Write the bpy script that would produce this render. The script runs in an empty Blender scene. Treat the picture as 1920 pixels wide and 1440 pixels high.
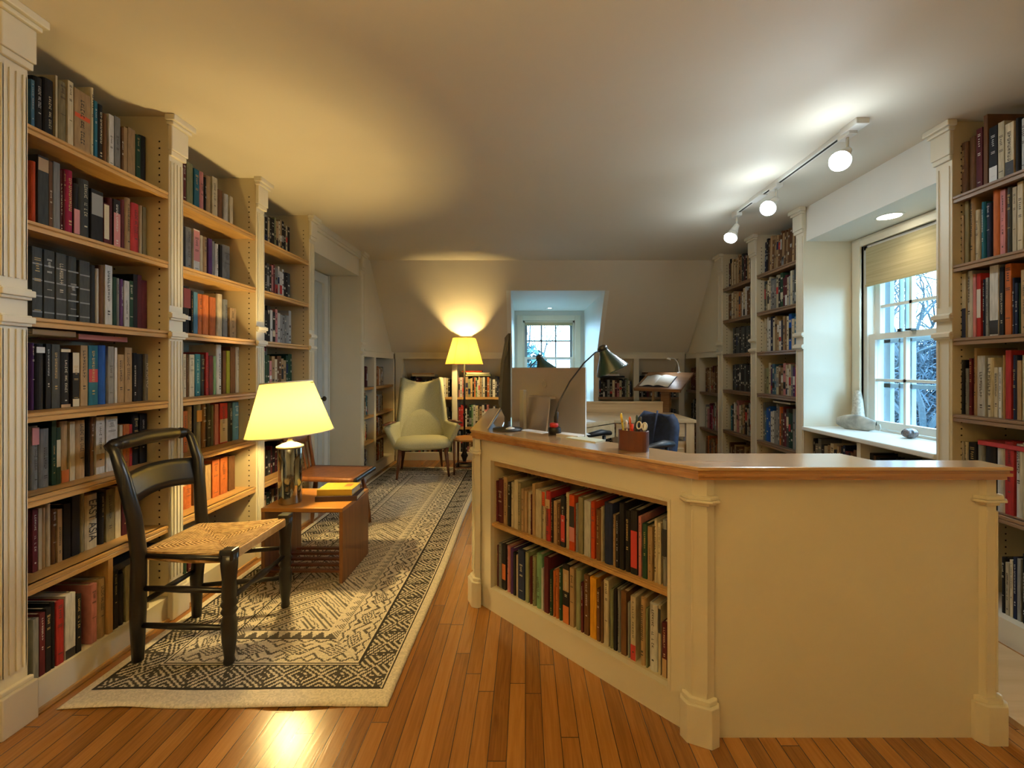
import bpy, bmesh, math, random
import numpy as np
from mathutils import Vector, Matrix
S = bpy.context.scene
COL = S.collection
R = math.radians
random.seed(7)

# ------------------------------------------------------------ camera
EYE = 1.20                       # eye height; x = right, y = into the room, z = up
cam = bpy.data.objects.new('camera', bpy.data.cameras.new('camera'))
cam.data.sensor_width = 36; cam.data.lens = 15.0
cam.data.shift_x = -25/1920; cam.data.shift_y = -30/1920
cam.data.clip_start = .05; cam.data.clip_end = 200
cam.location = (0, 0, EYE); cam.rotation_euler = (R(90), 0, 0)
COL.objects.link(cam); S.camera = cam

# ------------------------------------------------------------ world, exposure
W = bpy.data.worlds.new('sky'); S.world = W; W.use_nodes = True
_bg = W.node_tree.nodes['Background']
_bg.inputs[0].default_value = (.42, .72, 1.0, 1); _bg.inputs[1].default_value = 13.0
S.view_settings.view_transform = 'Standard'; S.view_settings.look = 'None'
S.view_settings.exposure = 0.52; S.view_settings.gamma = 1.0
S.view_settings.use_curve_mapping = False
S.cycles.max_bounces = 10; S.cycles.diffuse_bounces = 5; S.cycles.transparent_max_bounces = 12
S.cycles.sample_clamp_indirect = 4.0
S.cycles.caustics_reflective = False; S.cycles.caustics_refractive = False

def lamp(name, kind, loc, power, col, size=.05, rot=(0, 0, 0), parent=None, spot=None, blend=.6):
    d = bpy.data.lights.new(name, kind); d.energy = power; d.color = col
    if kind in ('POINT', 'SPOT'): d.shadow_soft_size = size
    if kind == 'AREA': d.shape = 'DISK'; d.size = size
    if spot: d.spot_size = R(spot); d.spot_blend = blend
    o = bpy.data.objects.new(name, d); o.location = loc; o.rotation_euler = rot
    COL.objects.link(o)
    if parent: o.parent = parent
    return o
WARM = (1.0, .69, .25); COOL = (.80, .92, 1.0); SOFT = (1.0, .80, .48)
P_TABLE, P_FLOOR, P_TRACK, P_DOWN, P_FILL = 92, 74, 14, 5, 280

# ------------------------------------------------------------ naming helpers
def tag(o, label=None, cat=None, group=None, kind=None):
    if label: o['label'] = label
    if cat: o['category'] = cat
    if group: o['group'] = group
    if kind: o['kind'] = kind
    return o
def empty(name, loc=(0, 0, 0), rz=0, parent=None, rx=0, ry=0):
    o = bpy.data.objects.new(name, None); o.empty_display_size = .05
    o.location = loc; o.rotation_euler = (rx, ry, rz); COL.objects.link(o)
    if parent: o.parent = parent
    return o
def thing(name, label, cat, loc=(0, 0, 0), rz=0, group=None):
    return tag(empty(name, loc, rz), label, cat, group)

# ------------------------------------------------------------ mesh builder
class MB:
    def __init__(s): s.v = []; s.f = []
    def add(s, vs, fs, M=None):
        n = len(s.v)
        if M is not None: vs = [M @ Vector(v) for v in vs]
        s.v += [tuple(v) for v in vs]; s.f += [tuple(i + n for i in f) for f in fs]; return s
    def box(s, x0, x1, y0, y1, z0, z1, M=None):
        return s.add([(x0, y0, z0), (x1, y0, z0), (x1, y1, z0), (x0, y1, z0), (x0, y0, z1), (x1, y0, z1), (x1, y1, z1), (x0, y1, z1)],
                     [(0, 3, 2, 1), (4, 5, 6, 7), (0, 1, 5, 4), (1, 2, 6, 5), (2, 3, 7, 6), (3, 0, 4, 7)], M)
    def prism(s, poly, z0, z1, M=None):           # poly counter-clockwise in xy
        n = len(poly)
        vs = [(x, y, z0) for x, y in poly] + [(x, y, z1) for x, y in poly]
        fs = [tuple(range(n - 1, -1, -1)), tuple(range(n, 2 * n))] + [(i, (i + 1) % n, n + (i + 1) % n, n + i) for i in range(n)]
        return s.add(vs, fs, M)
    def extr(s, prof, a, b, axis, M=None):        # 2-D profile swept along an axis
        n = len(prof)
        if axis == 'y': g = lambda p, t: (p[0], t, p[1])
        elif axis == 'x': g = lambda p, t: (t, p[0], p[1])
        vs = [g(p, a) for p in prof] + [g(p, b) for p in prof]
        fs = [tuple(range(n)), tuple(range(2 * n - 1, n - 1, -1))] + [(i, n + i, n + (i + 1) % n, (i + 1) % n) for i in range(n)]
        return s.add(vs, fs, M)
    def lathe(s, prof, c=(0, 0, 0), n=24, M=None, cap=True):   # prof: (r, z)
        vs = []; fs = []
        for r, z in prof:
            for k in range(n):
                a = 2 * math.pi * k / n; vs.append((c[0] + r * math.cos(a), c[1] + r * math.sin(a), c[2] + z))
        for j in range(len(prof) - 1):
            for k in range(n):
                k2 = (k + 1) % n; fs.append((j * n + k, j * n + k2, (j + 1) * n + k2, (j + 1) * n + k))
        if cap:
            fs.append(tuple(range(n - 1, -1, -1))); m = (len(prof) - 1) * n; fs.append(tuple(m + k for k in range(n)))
        return s.add(vs, fs, M)
    def tube(s, pts, rad, n=8, M=None, flat=1.0):
        pts = [Vector(p) for p in pts]
        if not isinstance(rad, (list, tuple)): rad = [rad] * len(pts)
        up = Vector((0, 0, 1)); vs = []; fs = []; prev = None
        for i, p in enumerate(pts):
            t = (pts[min(i + 1, len(pts) - 1)] - pts[max(i - 1, 0)]).normalized()
            if prev is None:
                a = t.cross(up)
                if a.length < 1e-3: a = t.cross(Vector((1, 0, 0)))
            else: a = prev - t * prev.dot(t)
            a.normalize(); prev = a; b = t.cross(a)
            for k in range(n):
                w = 2 * math.pi * k / n
                vs.append(p + a * (rad[i] * math.cos(w)) + b * (rad[i] * flat * math.sin(w)))
        for j in range(len(pts) - 1):
            for k in range(n):
                k2 = (k + 1) % n; fs.append((j * n + k, (j + 1) * n + k, (j + 1) * n + k2, j * n + k2))
        fs.append(tuple(range(n))); m = (len(pts) - 1) * n; fs.append(tuple(m + k for k in range(n - 1, -1, -1)))
        return s.add(vs, fs, M)
    def grid(s, fn, nu, nv, M=None):
        vs = [fn(i / nu, j / nv) for j in range(nv + 1) for i in range(nu + 1)]
        fs = [(j * (nu + 1) + i, j * (nu + 1) + i + 1, (j + 1) * (nu + 1) + i + 1, (j + 1) * (nu + 1) + i) for j in range(nv) for i in range(nu)]
        return s.add(vs, fs, M)
    def quad(s, a, b, c, d): return s.add([a, b, c, d], [(0, 1, 2, 3)])
    def build(s, name, mat, parent=None, bevel=0, smooth=False, sub=0, solid=0, loc=None, rz=0, seg=2):
        me = bpy.data.meshes.new(name); me.from_pydata(s.v, [], s.f); me.update()
        bm = bmesh.new(); bm.from_mesh(me); bmesh.ops.recalc_face_normals(bm, faces=bm.faces); bm.to_mesh(me); bm.free()
        o = bpy.data.objects.new(name, me); COL.objects.link(o)
        if mat: me.materials.append(mat)
        if smooth:
            for p in me.polygons: p.use_smooth = True
        if solid: m = o.modifiers.new('thick', 'SOLIDIFY'); m.thickness = solid; m.offset = 0
        if bevel: m = o.modifiers.new('bevel', 'BEVEL'); m.width = bevel; m.segments = seg; m.limit_method = 'ANGLE'; m.angle_limit = R(40)
        if sub: m = o.modifiers.new('sub', 'SUBSURF'); m.levels = sub; m.render_levels = sub
        if parent: o.parent = parent
        if loc: o.location = loc
        if rz: o.rotation_euler.z = rz
        return o
def XF(loc=(0, 0, 0), rz=0, rx=0, ry=0):
    return Matrix.Translation(loc) @ Matrix.Rotation(rz, 4, 'Z') @ Matrix.Rotation(rx, 4, 'X') @ Matrix.Rotation(ry, 4, 'Y')
def struct(name, mb, mat, label=None, parent=None, **k):
    o = mb.build(name, mat, parent, **k)
    if not parent: o['kind'] = 'structure'
    return o

# ------------------------------------------------------------ materials
def mat(name, col=(.5, .5, .5), rough=.5, metal=0, spec=.5, build=None, **kw):
    m = bpy.data.materials.new(name); m.use_nodes = True
    nt = m.node_tree; b = nt.nodes['Principled BSDF']
    b.inputs['Base Color'].default_value = (*col, 1); b.inputs['Roughness'].default_value = rough
    b.inputs['Metallic'].default_value = metal; b.inputs['Specular IOR Level'].default_value = spec
    for k, v in kw.items(): b.inputs[k.replace('_', ' ')].default_value = v
    if build: build(nt, b)
    return m
def nd(nt, t, **k):
    n = nt.nodes.new(t)
    for a, v in k.items():
        if a.startswith('i_'): n.inputs[a[2:].replace('_', ' ')].default_value = v
        elif a.startswith('n_'): n.inputs[int(a[2:])].default_value = v
        else: setattr(n, a, v)
    return n
def ramp(nt, stops):
    r = nt.nodes.new('ShaderNodeValToRGB'); e = r.color_ramp.elements
    while len(e) < len(stops): e.new(.5)
    for q, (p, c) in zip(e, stops): q.position = p; q.color = (*c, 1)
    return r
def noisy(c1, c2, scale=6, detail=4, bump=0, bscale=120, stretch=(1, 1, 1), dist=.4):
    def f(nt, b):
        tc = nd(nt, 'ShaderNodeTexCoord'); mp = nd(nt, 'ShaderNodeMapping'); mp.inputs['Scale'].default_value = stretch
        nt.links.new(tc.outputs['Object'], mp.inputs[0])
        n = nd(nt, 'ShaderNodeTexNoise', i_Scale=scale, i_Detail=detail, i_Distortion=dist)
        nt.links.new(mp.outputs[0], n.inputs['Vector'])
        r = ramp(nt, [(.3, c1), (.7, c2)]); nt.links.new(n.outputs['Fac'], r.inputs[0]); nt.links.new(r.outputs[0], b.inputs['Base Color'])
        if bump:
            n2 = nd(nt, 'ShaderNodeTexNoise', i_Scale=bscale, i_Detail=2.0); nt.links.new(mp.outputs[0], n2.inputs['Vector'])
            bp = nd(nt, 'ShaderNodeBump', i_Strength=bump, i_Distance=.002)
            nt.links.new(n2.outputs['Fac'], bp.inputs['Height']); nt.links.new(bp.outputs[0], b.inputs['Normal'])
    return f
def wood(c1, c2, axis='x', scale=9):
    st = {'x': (.08, 1, 1), 'y': (1, .08, 1), 'z': (1, 1, .08)}[axis]
    return noisy(c1, c2, scale=scale * 3, detail=5, stretch=st, dist=1.2, bump=.15, bscale=60)
def floor_nodes(nt, b):
    tc = nd(nt, 'ShaderNodeTexCoord'); sep = nd(nt, 'ShaderNodeSeparateXYZ'); nt.links.new(tc.outputs['Object'], sep.inputs[0])
    def M(op, a, c=None, **k):
        n = nd(nt, 'ShaderNodeMath', operation=op)
        for i, v in enumerate((a, c)):
            if v is None: continue
            if isinstance(v, (int, float)): n.inputs[i].default_value = v
            else: nt.links.new(v, n.inputs[i])
        return n.outputs[0]
    xs = M('DIVIDE', sep.outputs[0], .058); row = M('FLOOR', xs); fx = M('FRACT', xs)
    wn = nd(nt, 'ShaderNodeTexWhiteNoise', noise_dimensions='1D'); nt.links.new(row, wn.inputs['W'])
    ys = M('ADD', M('DIVIDE', sep.outputs[1], .9), M('MULTIPLY', wn.outputs['Value'], 7.3)); fy = M('FRACT', ys); seg = M('FLOOR', ys)
    wn2 = nd(nt, 'ShaderNodeTexWhiteNoise', noise_dimensions='2D'); cb = nd(nt, 'ShaderNodeCombineXYZ')
    nt.links.new(row, cb.inputs[0]); nt.links.new(seg, cb.inputs[1]); nt.links.new(cb.outputs[0], wn2.inputs['Vector'])
    mp = nd(nt, 'ShaderNodeMapping'); mp.inputs['Scale'].default_value = (30, 1.6, 1); nt.links.new(tc.outputs['Object'], mp.inputs[0])
    ad = nd(nt, 'ShaderNodeVectorMath', operation='ADD'); nt.links.new(mp.outputs[0], ad.inputs[0]); nt.links.new(wn2.outputs['Color'], ad.inputs[1])
    gn = nd(nt, 'ShaderNodeTexNoise', i_Scale=2.2, i_Detail=5.0, i_Distortion=1.4); nt.links.new(ad.outputs[0], gn.inputs['Vector'])
    t = M('ADD', M('MULTIPLY', wn2.outputs['Value'], .45), M('MULTIPLY', gn.outputs['Fac'], .62))
    r = ramp(nt, [(.2, (.14, .054, .012)), (.5, (.26, .11, .025)), (.85, (.37, .17, .042))]); nt.links.new(t, r.inputs[0])
    g1 = M('MINIMUM', fx, M('SUBTRACT', 1.0, fx)); g2 = M('MULTIPLY', M('MINIMUM', fy, M('SUBTRACT', 1.0, fy)), 15.0)
    gap = M('GREATER_THAN', M('MINIMUM', g1, g2), .022)
    mx = nd(nt, 'ShaderNodeMix', data_type='RGBA'); nt.links.new(gap, mx.inputs[0]); mx.inputs[6].default_value = (.05, .018, .006, 1)
    nt.links.new(r.outputs[0], mx.inputs[7]); nt.links.new(mx.outputs[2], b.inputs['Base Color'])
    bp = nd(nt, 'ShaderNodeBump', i_Strength=.35, i_Distance=.003)
    hh = M('ADD', M('MULTIPLY', gap, .6), M('MULTIPLY', gn.outputs['Fac'], .35)); nt.links.new(hh, bp.inputs['Height']); nt.links.new(bp.outputs[0], b.inputs['Normal'])
def objcol(nt, b):
    oi = nd(nt, 'ShaderNodeObjectInfo'); nt.links.new(oi.outputs['Color'], b.inputs['Base Color'])
def bookcol(nt, b):
    oi = nd(nt, 'ShaderNodeObjectInfo'); tc = nd(nt, 'ShaderNodeTexCoord')
    n = nd(nt, 'ShaderNodeTexNoise', noise_dimensions='4D', i_Scale=5.0, i_Detail=6.0)
    nt.links.new(tc.outputs['Object'], n.inputs['Vector'])
    mu = nd(nt, 'ShaderNodeMath', operation='MULTIPLY', n_1=37.0); nt.links.new(oi.outputs['Random'], mu.inputs[0]); nt.links.new(mu.outputs[0], n.inputs['W'])
    mr = nd(nt, 'ShaderNodeMapRange'); mr.inputs[1].default_value = .3; mr.inputs[2].default_value = .7; mr.inputs[3].default_value = .72; mr.inputs[4].default_value = 1.15
    nt.links.new(n.outputs['Fac'], mr.inputs[0])
    vm = nd(nt, 'ShaderNodeVectorMath', operation='SCALE'); nt.links.new(oi.outputs['Color'], vm.inputs[0]); nt.links.new(mr.outputs[0], vm.inputs['Scale'])
    nt.links.new(vm.outputs[0], b.inputs['Base Color'])
def vcol(nt, b):
    a = nd(nt, 'ShaderNodeVertexColor', layer_name='Col'); nt.links.new(a.outputs['Color'], b.inputs['Base Color'])
def rugcol(nt, b):
    vcol(nt, b); tc = nd(nt, 'ShaderNodeTexCoord'); n = nd(nt, 'ShaderNodeTexNoise', i_Scale=260.0, i_Detail=2.0)
    nt.links.new(tc.outputs['Object'], n.inputs['Vector']); bp = nd(nt, 'ShaderNodeBump', i_Strength=.6, i_Distance=.004)
    nt.links.new(n.outputs['Fac'], bp.inputs['Height']); nt.links.new(bp.outputs[0], b.inputs['Normal'])
def thin_glass(nt, b):
    o = nt.nodes['Material Output']; t = nd(nt, 'ShaderNodeBsdfTransparent'); g = nd(nt, 'ShaderNodeBsdfGlossy', i_Roughness=.02)
    t.inputs[0].default_value = (.93, .98, 1, 1)
    m = nd(nt, 'ShaderNodeMixShader', n_0=.06); nt.links.new(t.outputs[0], m.inputs[1]); nt.links.new(g.outputs[0], m.inputs[2]); nt.links.new(m.outputs[0], o.inputs[0])
def shade_nodes(col, trans=.75):
    def f(nt, b):
        o = nt.nodes['Material Output']; t = nd(nt, 'ShaderNodeBsdfTranslucent'); d = nd(nt, 'ShaderNodeBsdfDiffuse')
        t.inputs[0].default_value = (*col, 1); d.inputs[0].default_value = (*col, 1)
        m = nd(nt, 'ShaderNodeMixShader', n_0=trans); nt.links.new(d.outputs[0], m.inputs[1]); nt.links.new(t.outputs[0], m.inputs[2]); nt.links.new(m.outputs[0], o.inputs[0])
    return f
def glow(name, col, s):
    m = bpy.data.materials.new(name); m.use_nodes = True; b = m.node_tree.nodes['Principled BSDF']
    b.inputs['Base Color'].default_value = (*col, 1); b.inputs['Emission Color'].default_value = (*col, 1); b.inputs['Emission Strength'].default_value = s
    return m
def rush_nodes(nt, b):
    tc = nd(nt, 'ShaderNodeTexCoord'); sep = nd(nt, 'ShaderNodeSeparateXYZ'); nt.links.new(tc.outputs['Object'], sep.inputs[0])
    # strands turn with the quadrant of the seat
    ab = []
    for i in (0, 1):
        n = nd(nt, 'ShaderNodeMath', operation='ABSOLUTE'); nt.links.new(sep.outputs[i], n.inputs[0]); ab.append(n.outputs[0])
    gt = nd(nt, 'ShaderNodeMath', operation='GREATER_THAN'); nt.links.new(ab[0], gt.inputs[0]); nt.links.new(ab[1], gt.inputs[1])
    mx = nd(nt, 'ShaderNodeMix', data_type='FLOAT'); nt.links.new(gt.outputs[0], mx.inputs[0]); nt.links.new(ab[1], mx.inputs[2]); nt.links.new(ab[0], mx.inputs[3])
    nz = nd(nt, 'ShaderNodeTexNoise', i_Scale=40.0, i_Detail=3.0); nt.links.new(tc.outputs['Object'], nz.inputs['Vector'])
    m2 = nd(nt, 'ShaderNodeMath', operation='MULTIPLY', n_1=620.0); nt.links.new(mx.outputs[0], m2.inputs[0])
    m3 = nd(nt, 'ShaderNodeMath', operation='MULTIPLY_ADD', n_1=2.2); nt.links.new(nz.outputs['Fac'], m3.inputs[0]); nt.links.new(m2.outputs[0], m3.inputs[2])
    sn = nd(nt, 'ShaderNodeMath', operation='SINE'); nt.links.new(m3.outputs[0], sn.inputs[0])
    r = ramp(nt, [(.0, (.13, .065, .018)), (.5, (.46, .27, .09)), (1, (.80, .55, .25))])
    ad = nd(nt, 'ShaderNodeMath', operation='MULTIPLY_ADD', n_1=.34); nt.links.new(sn.outputs[0], ad.inputs[0]); nt.links.new(nz.outputs['Fac'], ad.inputs[2])
    nt.links.new(ad.outputs[0], r.inputs[0]); nt.links.new(r.outputs[0], b.inputs['Base Color'])
    bp = nd(nt, 'ShaderNodeBump', i_Strength=.8, i_Distance=.004); nt.links.new(sn.outputs[0], bp.inputs['Height']); nt.links.new(bp.outputs[0], b.inputs['Normal'])
CREAM = (.70, .65, .50)
M = dict(
    cream=mat('cream_paint', rough=.42, build=noisy((.68, .63, .49), (.72, .67, .53), 3, bump=.08, bscale=40)),
    wall=mat('wall_paint', rough=.6, build=noisy((.64, .57, .38), (.67, .60, .41), 2)),
    ceil=mat('ceiling_paint', rough=.7, build=noisy((.66, .61, .50), (.69, .64, .53), 1.5, bump=.05, bscale=15)),
    white=mat('white_paint', rough=.45, build=noisy((.74, .74, .68), (.77, .77, .71), 3)),
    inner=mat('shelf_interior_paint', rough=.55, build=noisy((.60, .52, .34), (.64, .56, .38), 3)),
    floor=mat('oak_floor', rough=.24, spec=.7, build=floor_nodes),
    ctop_sheen=mat('counter_wood_painted_sheen', rough=.20, spec=.8, build=wood((.42, .25, .11), (.56, .36, .18), 'x', 5), Coat_Weight=.8, Coat_Roughness=.2),  # counter wood with window reflection and track light painted in as paler tone
    oakx=mat('oak_x', rough=.35, build=wood((.36, .20, .065), (.53, .32, .12), 'x')),
    oaky=mat('oak_y', rough=.35, build=wood((.36, .20, .065), (.53, .32, .12), 'y')),
    oakz=mat('oak_z', rough=.4, build=wood((.30, .16, .05), (.45, .26, .10), 'z')),
    darkshelf=mat('dark_oak_shelf', rough=.4, build=wood((.17, .10, .055), (.27, .17, .095), 'y')),
    top=mat('counter_top_wood', rough=.22, spec=.8, build=wood((.33, .15, .045), (.48, .24, .08), 'x', 5), Coat_Weight=.9, Coat_Roughness=.22),
    desk=mat('light_desk_wood', rough=.35, build=wood((.46, .31, .15), (.58, .41, .22), 'x', 5)),
    deskz=mat('light_desk_wood_upright', rough=.4, build=wood((.46, .31, .15), (.56, .40, .21), 'z', 5)),
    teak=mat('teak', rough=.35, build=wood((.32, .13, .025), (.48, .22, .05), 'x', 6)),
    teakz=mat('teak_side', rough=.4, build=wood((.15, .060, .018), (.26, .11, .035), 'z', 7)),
    brown=mat('brown_chair_wood', rough=.35, build=wood((.13, .045, .015), (.24, .09, .03), 'z', 7)),
    walnut=mat('walnut', rough=.4, build=wood((.09, .030, .012), (.16, .055, .022), 'z', 7)),
    lectern=mat('lectern_wood', rough=.4, build=wood((.22, .11, .05), (.33, .18, .09), 'x', 6)),
    black=mat('black_lacquer', (.012, .011, .010), .28),
    iron=mat('black_iron', (.02, .018, .016), .45, .6),
    plastic=mat('black_plastic', (.012, .012, .013), .5),
    rush=mat('woven_rush', rough=.8, build=rush_nodes),
    wool=mat('pale_green_wool', rough=.95, build=noisy((.46, .45, .27), (.58, .56, .36), 120, bump=.5, bscale=500)),
    navy=mat('navy_fabric', rough=.8, build=noisy((.006, .012, .035), (.014, .026, .065), 30, bump=.2)),
    mirror=mat('polished_chrome', (.34, .37, .37), .07, 1.0),
    chrome=mat('brushed_steel', (.6, .6, .6), .25, 1.0),
    alu=mat('aluminium', (.60, .52, .46), .42, .75),
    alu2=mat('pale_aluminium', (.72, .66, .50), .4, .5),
    lid=mat('cream_lamp_cap', (.72, .62, .42), .35, .2),
    shade=mat('linen_shade', build=shade_nodes((.58, .52, .22), .27)),
    shade2=mat('parchment_shade', build=shade_nodes((.64, .46, .08), .52)),
    glass=mat('window_glass', build=thin_glass),
    blind=mat('woven_blind', rough=.8, build=noisy((.36, .31, .17), (.50, .44, .26), 14, stretch=(.1, .1, 6), bump=.3)),
    green=mat('dark_green_enamel', (.015, .035, .028), .25),
    offwhite=mat('off_white_plastic', (.75, .74, .68), .4),
    paper=mat('paper', (.78, .76, .70), .7), pages=mat('page_edges', rough=.9, build=noisy((.44, .37, .23), (.60, .53, .37), 50, stretch=(20, 1, 1))),
    book=mat('book_cloth', rough=.6, spec=.22, build=bookcol), plain=mat('plain_tint', rough=.55, build=objcol),
    many=mat('many_books', rough=.6, spec=.22, build=vcol), rug=mat('rug_wool', rough=.95, spec=.1, build=rugcol),
    brownlea=mat('reddish_brown_wood', rough=.3, build=wood((.055, .014, .007), (.11, .028, .013), 'z', 6)),
    dark=mat('dark_hole', (.02, .016, .01), .9),
    knob=mat('dark_bronze', (.03, .025, .02), .3, .8),
    doorp=mat('door_paint', rough=.45, build=noisy((.58, .60, .56), (.62, .64, .60), 3)),
    stone=mat('carved_stone', rough=.6, build=noisy((.20, .21, .19), (.55, .54, .48), 14, detail=6)),
    ceramic=mat('speckled_ceramic', rough=.4, build=noisy((.42, .38, .30), (.70, .66, .56), 70)),
    shell=mat('dark_shell', rough=.25, build=noisy((.03, .025, .03), (.28, .22, .22), 25)),
    bark=mat('bark', rough=.9, build=noisy((.02, .035, .045), (.04, .06, .07), 20)),
    leaf=mat('evergreen_leaf', rough=.8, build=noisy((.015, .07, .08), (.04, .14, .15), 3)),
    frost=mat('pale_twigs', rough=.9, build=noisy((.008, .020, .032), (.05, .085, .115), 2.5)),
    snow=mat('lawn', rough=.9, build=noisy((.03, .05, .05), (.08, .11, .12), .4)),
    redp=mat('red_plastic', (.45, .02, .02), .35), frame=mat('storm_frame', (.22, .27, .30), .5),
    carton=mat('plain_cardboard', rough=.8, build=noisy((.42, .28, .13), (.52, .36, .18), 12)),
    bulb=glow('cool_bulb', (.86, .96, 1.0), 30), warmbulb=glow('warm_bulb', (1, .72, .35), 14), down=glow('downlight_lens', (1, .93, .75), 12),
    rose=mat('plastic_logo', (.42, .36, .32), .35, .3))
# ============================================================ THE ROOM
XL, XR, HC = -1.70, 2.08, 2.40           # bookcase faces left / right, ceiling
BL, BR = -2.03, 2.44                     # backs of the cases
YB = 5.55                                # face of the low cases under the slope
SHELF = [2.04, 1.71, 1.378, 1.045, .752, .45, .11]      # shelf tops, left
SHR = [2.035, 1.70, 1.345, .975, .555, .11]             # shelf tops, right
def slz(y): return HC - (y - 4.75) * 1.275
f = MB().box(-2.12, 2.56, -2.6, 5.95, -.08, 0); struct('floor', f, M['floor'])
struct('ceiling', MB().box(-2.12, 2.56, -2.6, 4.75, HC, HC + .06), M['ceil'])
# sloping roof plane with the opening of the dormer, thickness outwards
DX0, DX1, DY0, DZ, DYW = -.174, .932, 4.98, slz(4.98), 6.75
s = MB()
def slope(x0, x1, y0, y1):
    s.add([(x0, y0, slz(y0)), (x1, y0, slz(y0)), (x1, y1, slz(y1)), (x0, y1, slz(y1)), (x0, y0 + .05, slz(y0) + .06), (x1, y0 + .05, slz(y0) + .06), (x1, y1 + .05, slz(y1) + .06), (x0, y1 + .05, slz(y1) + .06)],
          [(0, 1, 2, 3), (7, 6, 5, 4), (0, 4, 5, 1), (1, 5, 6, 2), (2, 6, 7, 3), (3, 7, 4, 0)])
slope(-2.12, DX0, 4.75, 5.88); slope(DX1, 2.56, 4.75, 5.88); slope(DX0, DX1, 4.75, DY0)
struct('ceiling_slope', s, M['ceil'])
struct('wall_left', MB().box(-2.12, -2.05, 1.38, 3.5, 0, HC).box(-2.12, -2.05, 3.5, 4.35, 2.06, HC).box(-2.12, -2.05, 4.30, 5.95, 0, HC).box(-2.12, -2.05, 3.42, 3.52, 0, 2.06)
       .box(-2.12, -1.72, -2.6, 1.375, 0, HC), M['wall'])
struct('wall_right', MB().box(2.46, 2.56, -2.6, 2.25, 0, HC).box(2.46, 2.56, 3.10, 5.95, 0, HC).box(2.46, 2.56, 2.25, 3.10, 0, .765).box(2.46, 2.56, 2.25, 3.10, 2.08, HC)
       .box(2.12, 2.46, -2.6, 1.35, 0, HC), M['white'])
struct('wall_front', MB().box(-2.12, 2.56, -2.66, -2.6, 0, HC), M['wall'])
struct('wall_back', MB().box(-2.12, DX0, 5.86, 5.93, 0, 1.1).box(DX1, 2.56, 5.86, 5.93, 0, 1.1).box(DX0, DX1, 5.60, 5.66, 0, .72), M['wall'])
# dormer: cheeks, ceiling, sill board and window wall
d = MB()
for x in (DX0, DX1):
    a, b2 = (x - .05, x + .003) if x == DX0 else (x - .003, x + .05)
    d.extr([(DY0, DZ - .003), (DYW + .1, DZ), (DYW + .1, .55), (5.60, .55), (5.60, slz(5.6))], a, b2, 'x')
struct('wall_dormer', d, M['white'])
struct('ceiling_dormer', MB().box(DX0 - .05, DX1 + .05, DY0 + .003, DYW + .1, DZ - .003, DZ + .05), M['white'])
struct('trim_1', MB().box(DX0, DX1, 5.60, DYW + .1, .66, .72), M['white'])
WX0, WX1 = -.04, .78
struct('wall_window', MB().box(DX0, WX0, DYW, DYW + .1, .72, DZ).box(WX1, DX1, DYW, DYW + .1, .72, DZ).box(WX0, WX1, DYW, DYW + .1, 1.96, DZ).box(WX0, WX1, DYW, DYW + .1, .72, .84), M['white'])
# ---- window 2 (dormer), double hung, three lights wide
def sash(w, x0, x1, z0, z1, y, ncol, nrow, par, name='sash', fw=.04, mw=.016, mt='white', axis='y'):
    def bx(mb, a0, a1, c0, c1, t0, t1):
        if axis == 'y': mb.box(a0, a1, t0, t1, c0, c1)
        else: mb.box(t0, t1, a0, a1, c0, c1)
    m = MB()
    bx(m, x0, x0 + fw, z0, z1, y, y + .035); bx(m, x1 - fw, x1, z0, z1, y, y + .035)
    bx(m, x0 + fw, x1 - fw, z0, z0 + fw, y, y + .035); bx(m, x0 + fw, x1 - fw, z1 - fw * .8, z1, y, y + .035)
    sh = m.build(name, M[mt], par)
    mu = MB(); iw = (x1 - x0 - 2 * fw) / ncol; ih = (z1 - z0 - 1.8 * fw) / nrow
    for i in range(1, ncol): bx(mu, x0 + fw + i * iw - mw / 2, x0 + fw + i * iw + mw / 2, z0 + fw, z1 - .8 * fw, y + .005, y + .03)
    for j in range(1, nrow): bx(mu, x0 + fw, x1 - fw, z0 + fw + j * ih - mw / 2, z0 + fw + j * ih + mw / 2, y + .005, y + .03)
    mu.build('glazing_bars', M[mt], sh)
    g = MB(); bx(g, x0 + fw, x1 - fw, z0 + fw, z1 - .8 * fw, y + .015, y + .019); g.build('pane', M['glass'], sh)
w2 = tag(empty('window_2', (0, 0, 0)), kind='structure')
c = MB(); e = .0
for k, (o, t) in enumerate(((.0, .03), (.022, .016))):
    c.box(WX0 - .09 + o, WX0, DYW - t, DYW, .80, 2.03 - o).box(WX1, WX1 + .09 - o, DYW - t, DYW, .80, 2.03 - o).box(WX0, WX1, DYW - t, DYW, 1.95, 2.03 - o)
c.build('casing', M['cream'], w2, bevel=.004)
MB().box(WX0 - .1, WX1 + .1, DYW - .06, DYW + .02, .80, .84).build('sill', M['white'], w2)
c = MB().box(WX0, WX0 + .03, DYW, DYW + .1, .84, 1.96).box(WX1 - .03, WX1, DYW, DYW + .1, .84, 1.96).box(WX0, WX1, DYW, DYW + .1, 1.92, 1.96); c.build('window_frame', M['cream'], w2)
sash(0, WX0 + .03, WX1 - .03, 1.335, 1.92, DYW + .055, 3, 2, w2, 'upper_sash', mt='frame', mw=.024)
sash(0, WX0 + .03, WX1 - .03, .84, 1.375, DYW + .015, 3, 2, w2, 'lower_sash', mw=.022)
bt = thing('roller_blind', 'narrow rolled up blind at the head of the dormer window', 'blind', (0, DYW, 0))
MB().box(WX0 + .03, WX1 - .03, .0, .03, 1.87, 1.925).build('blind_roll', M['blind'], bt, bevel=.01)
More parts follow.
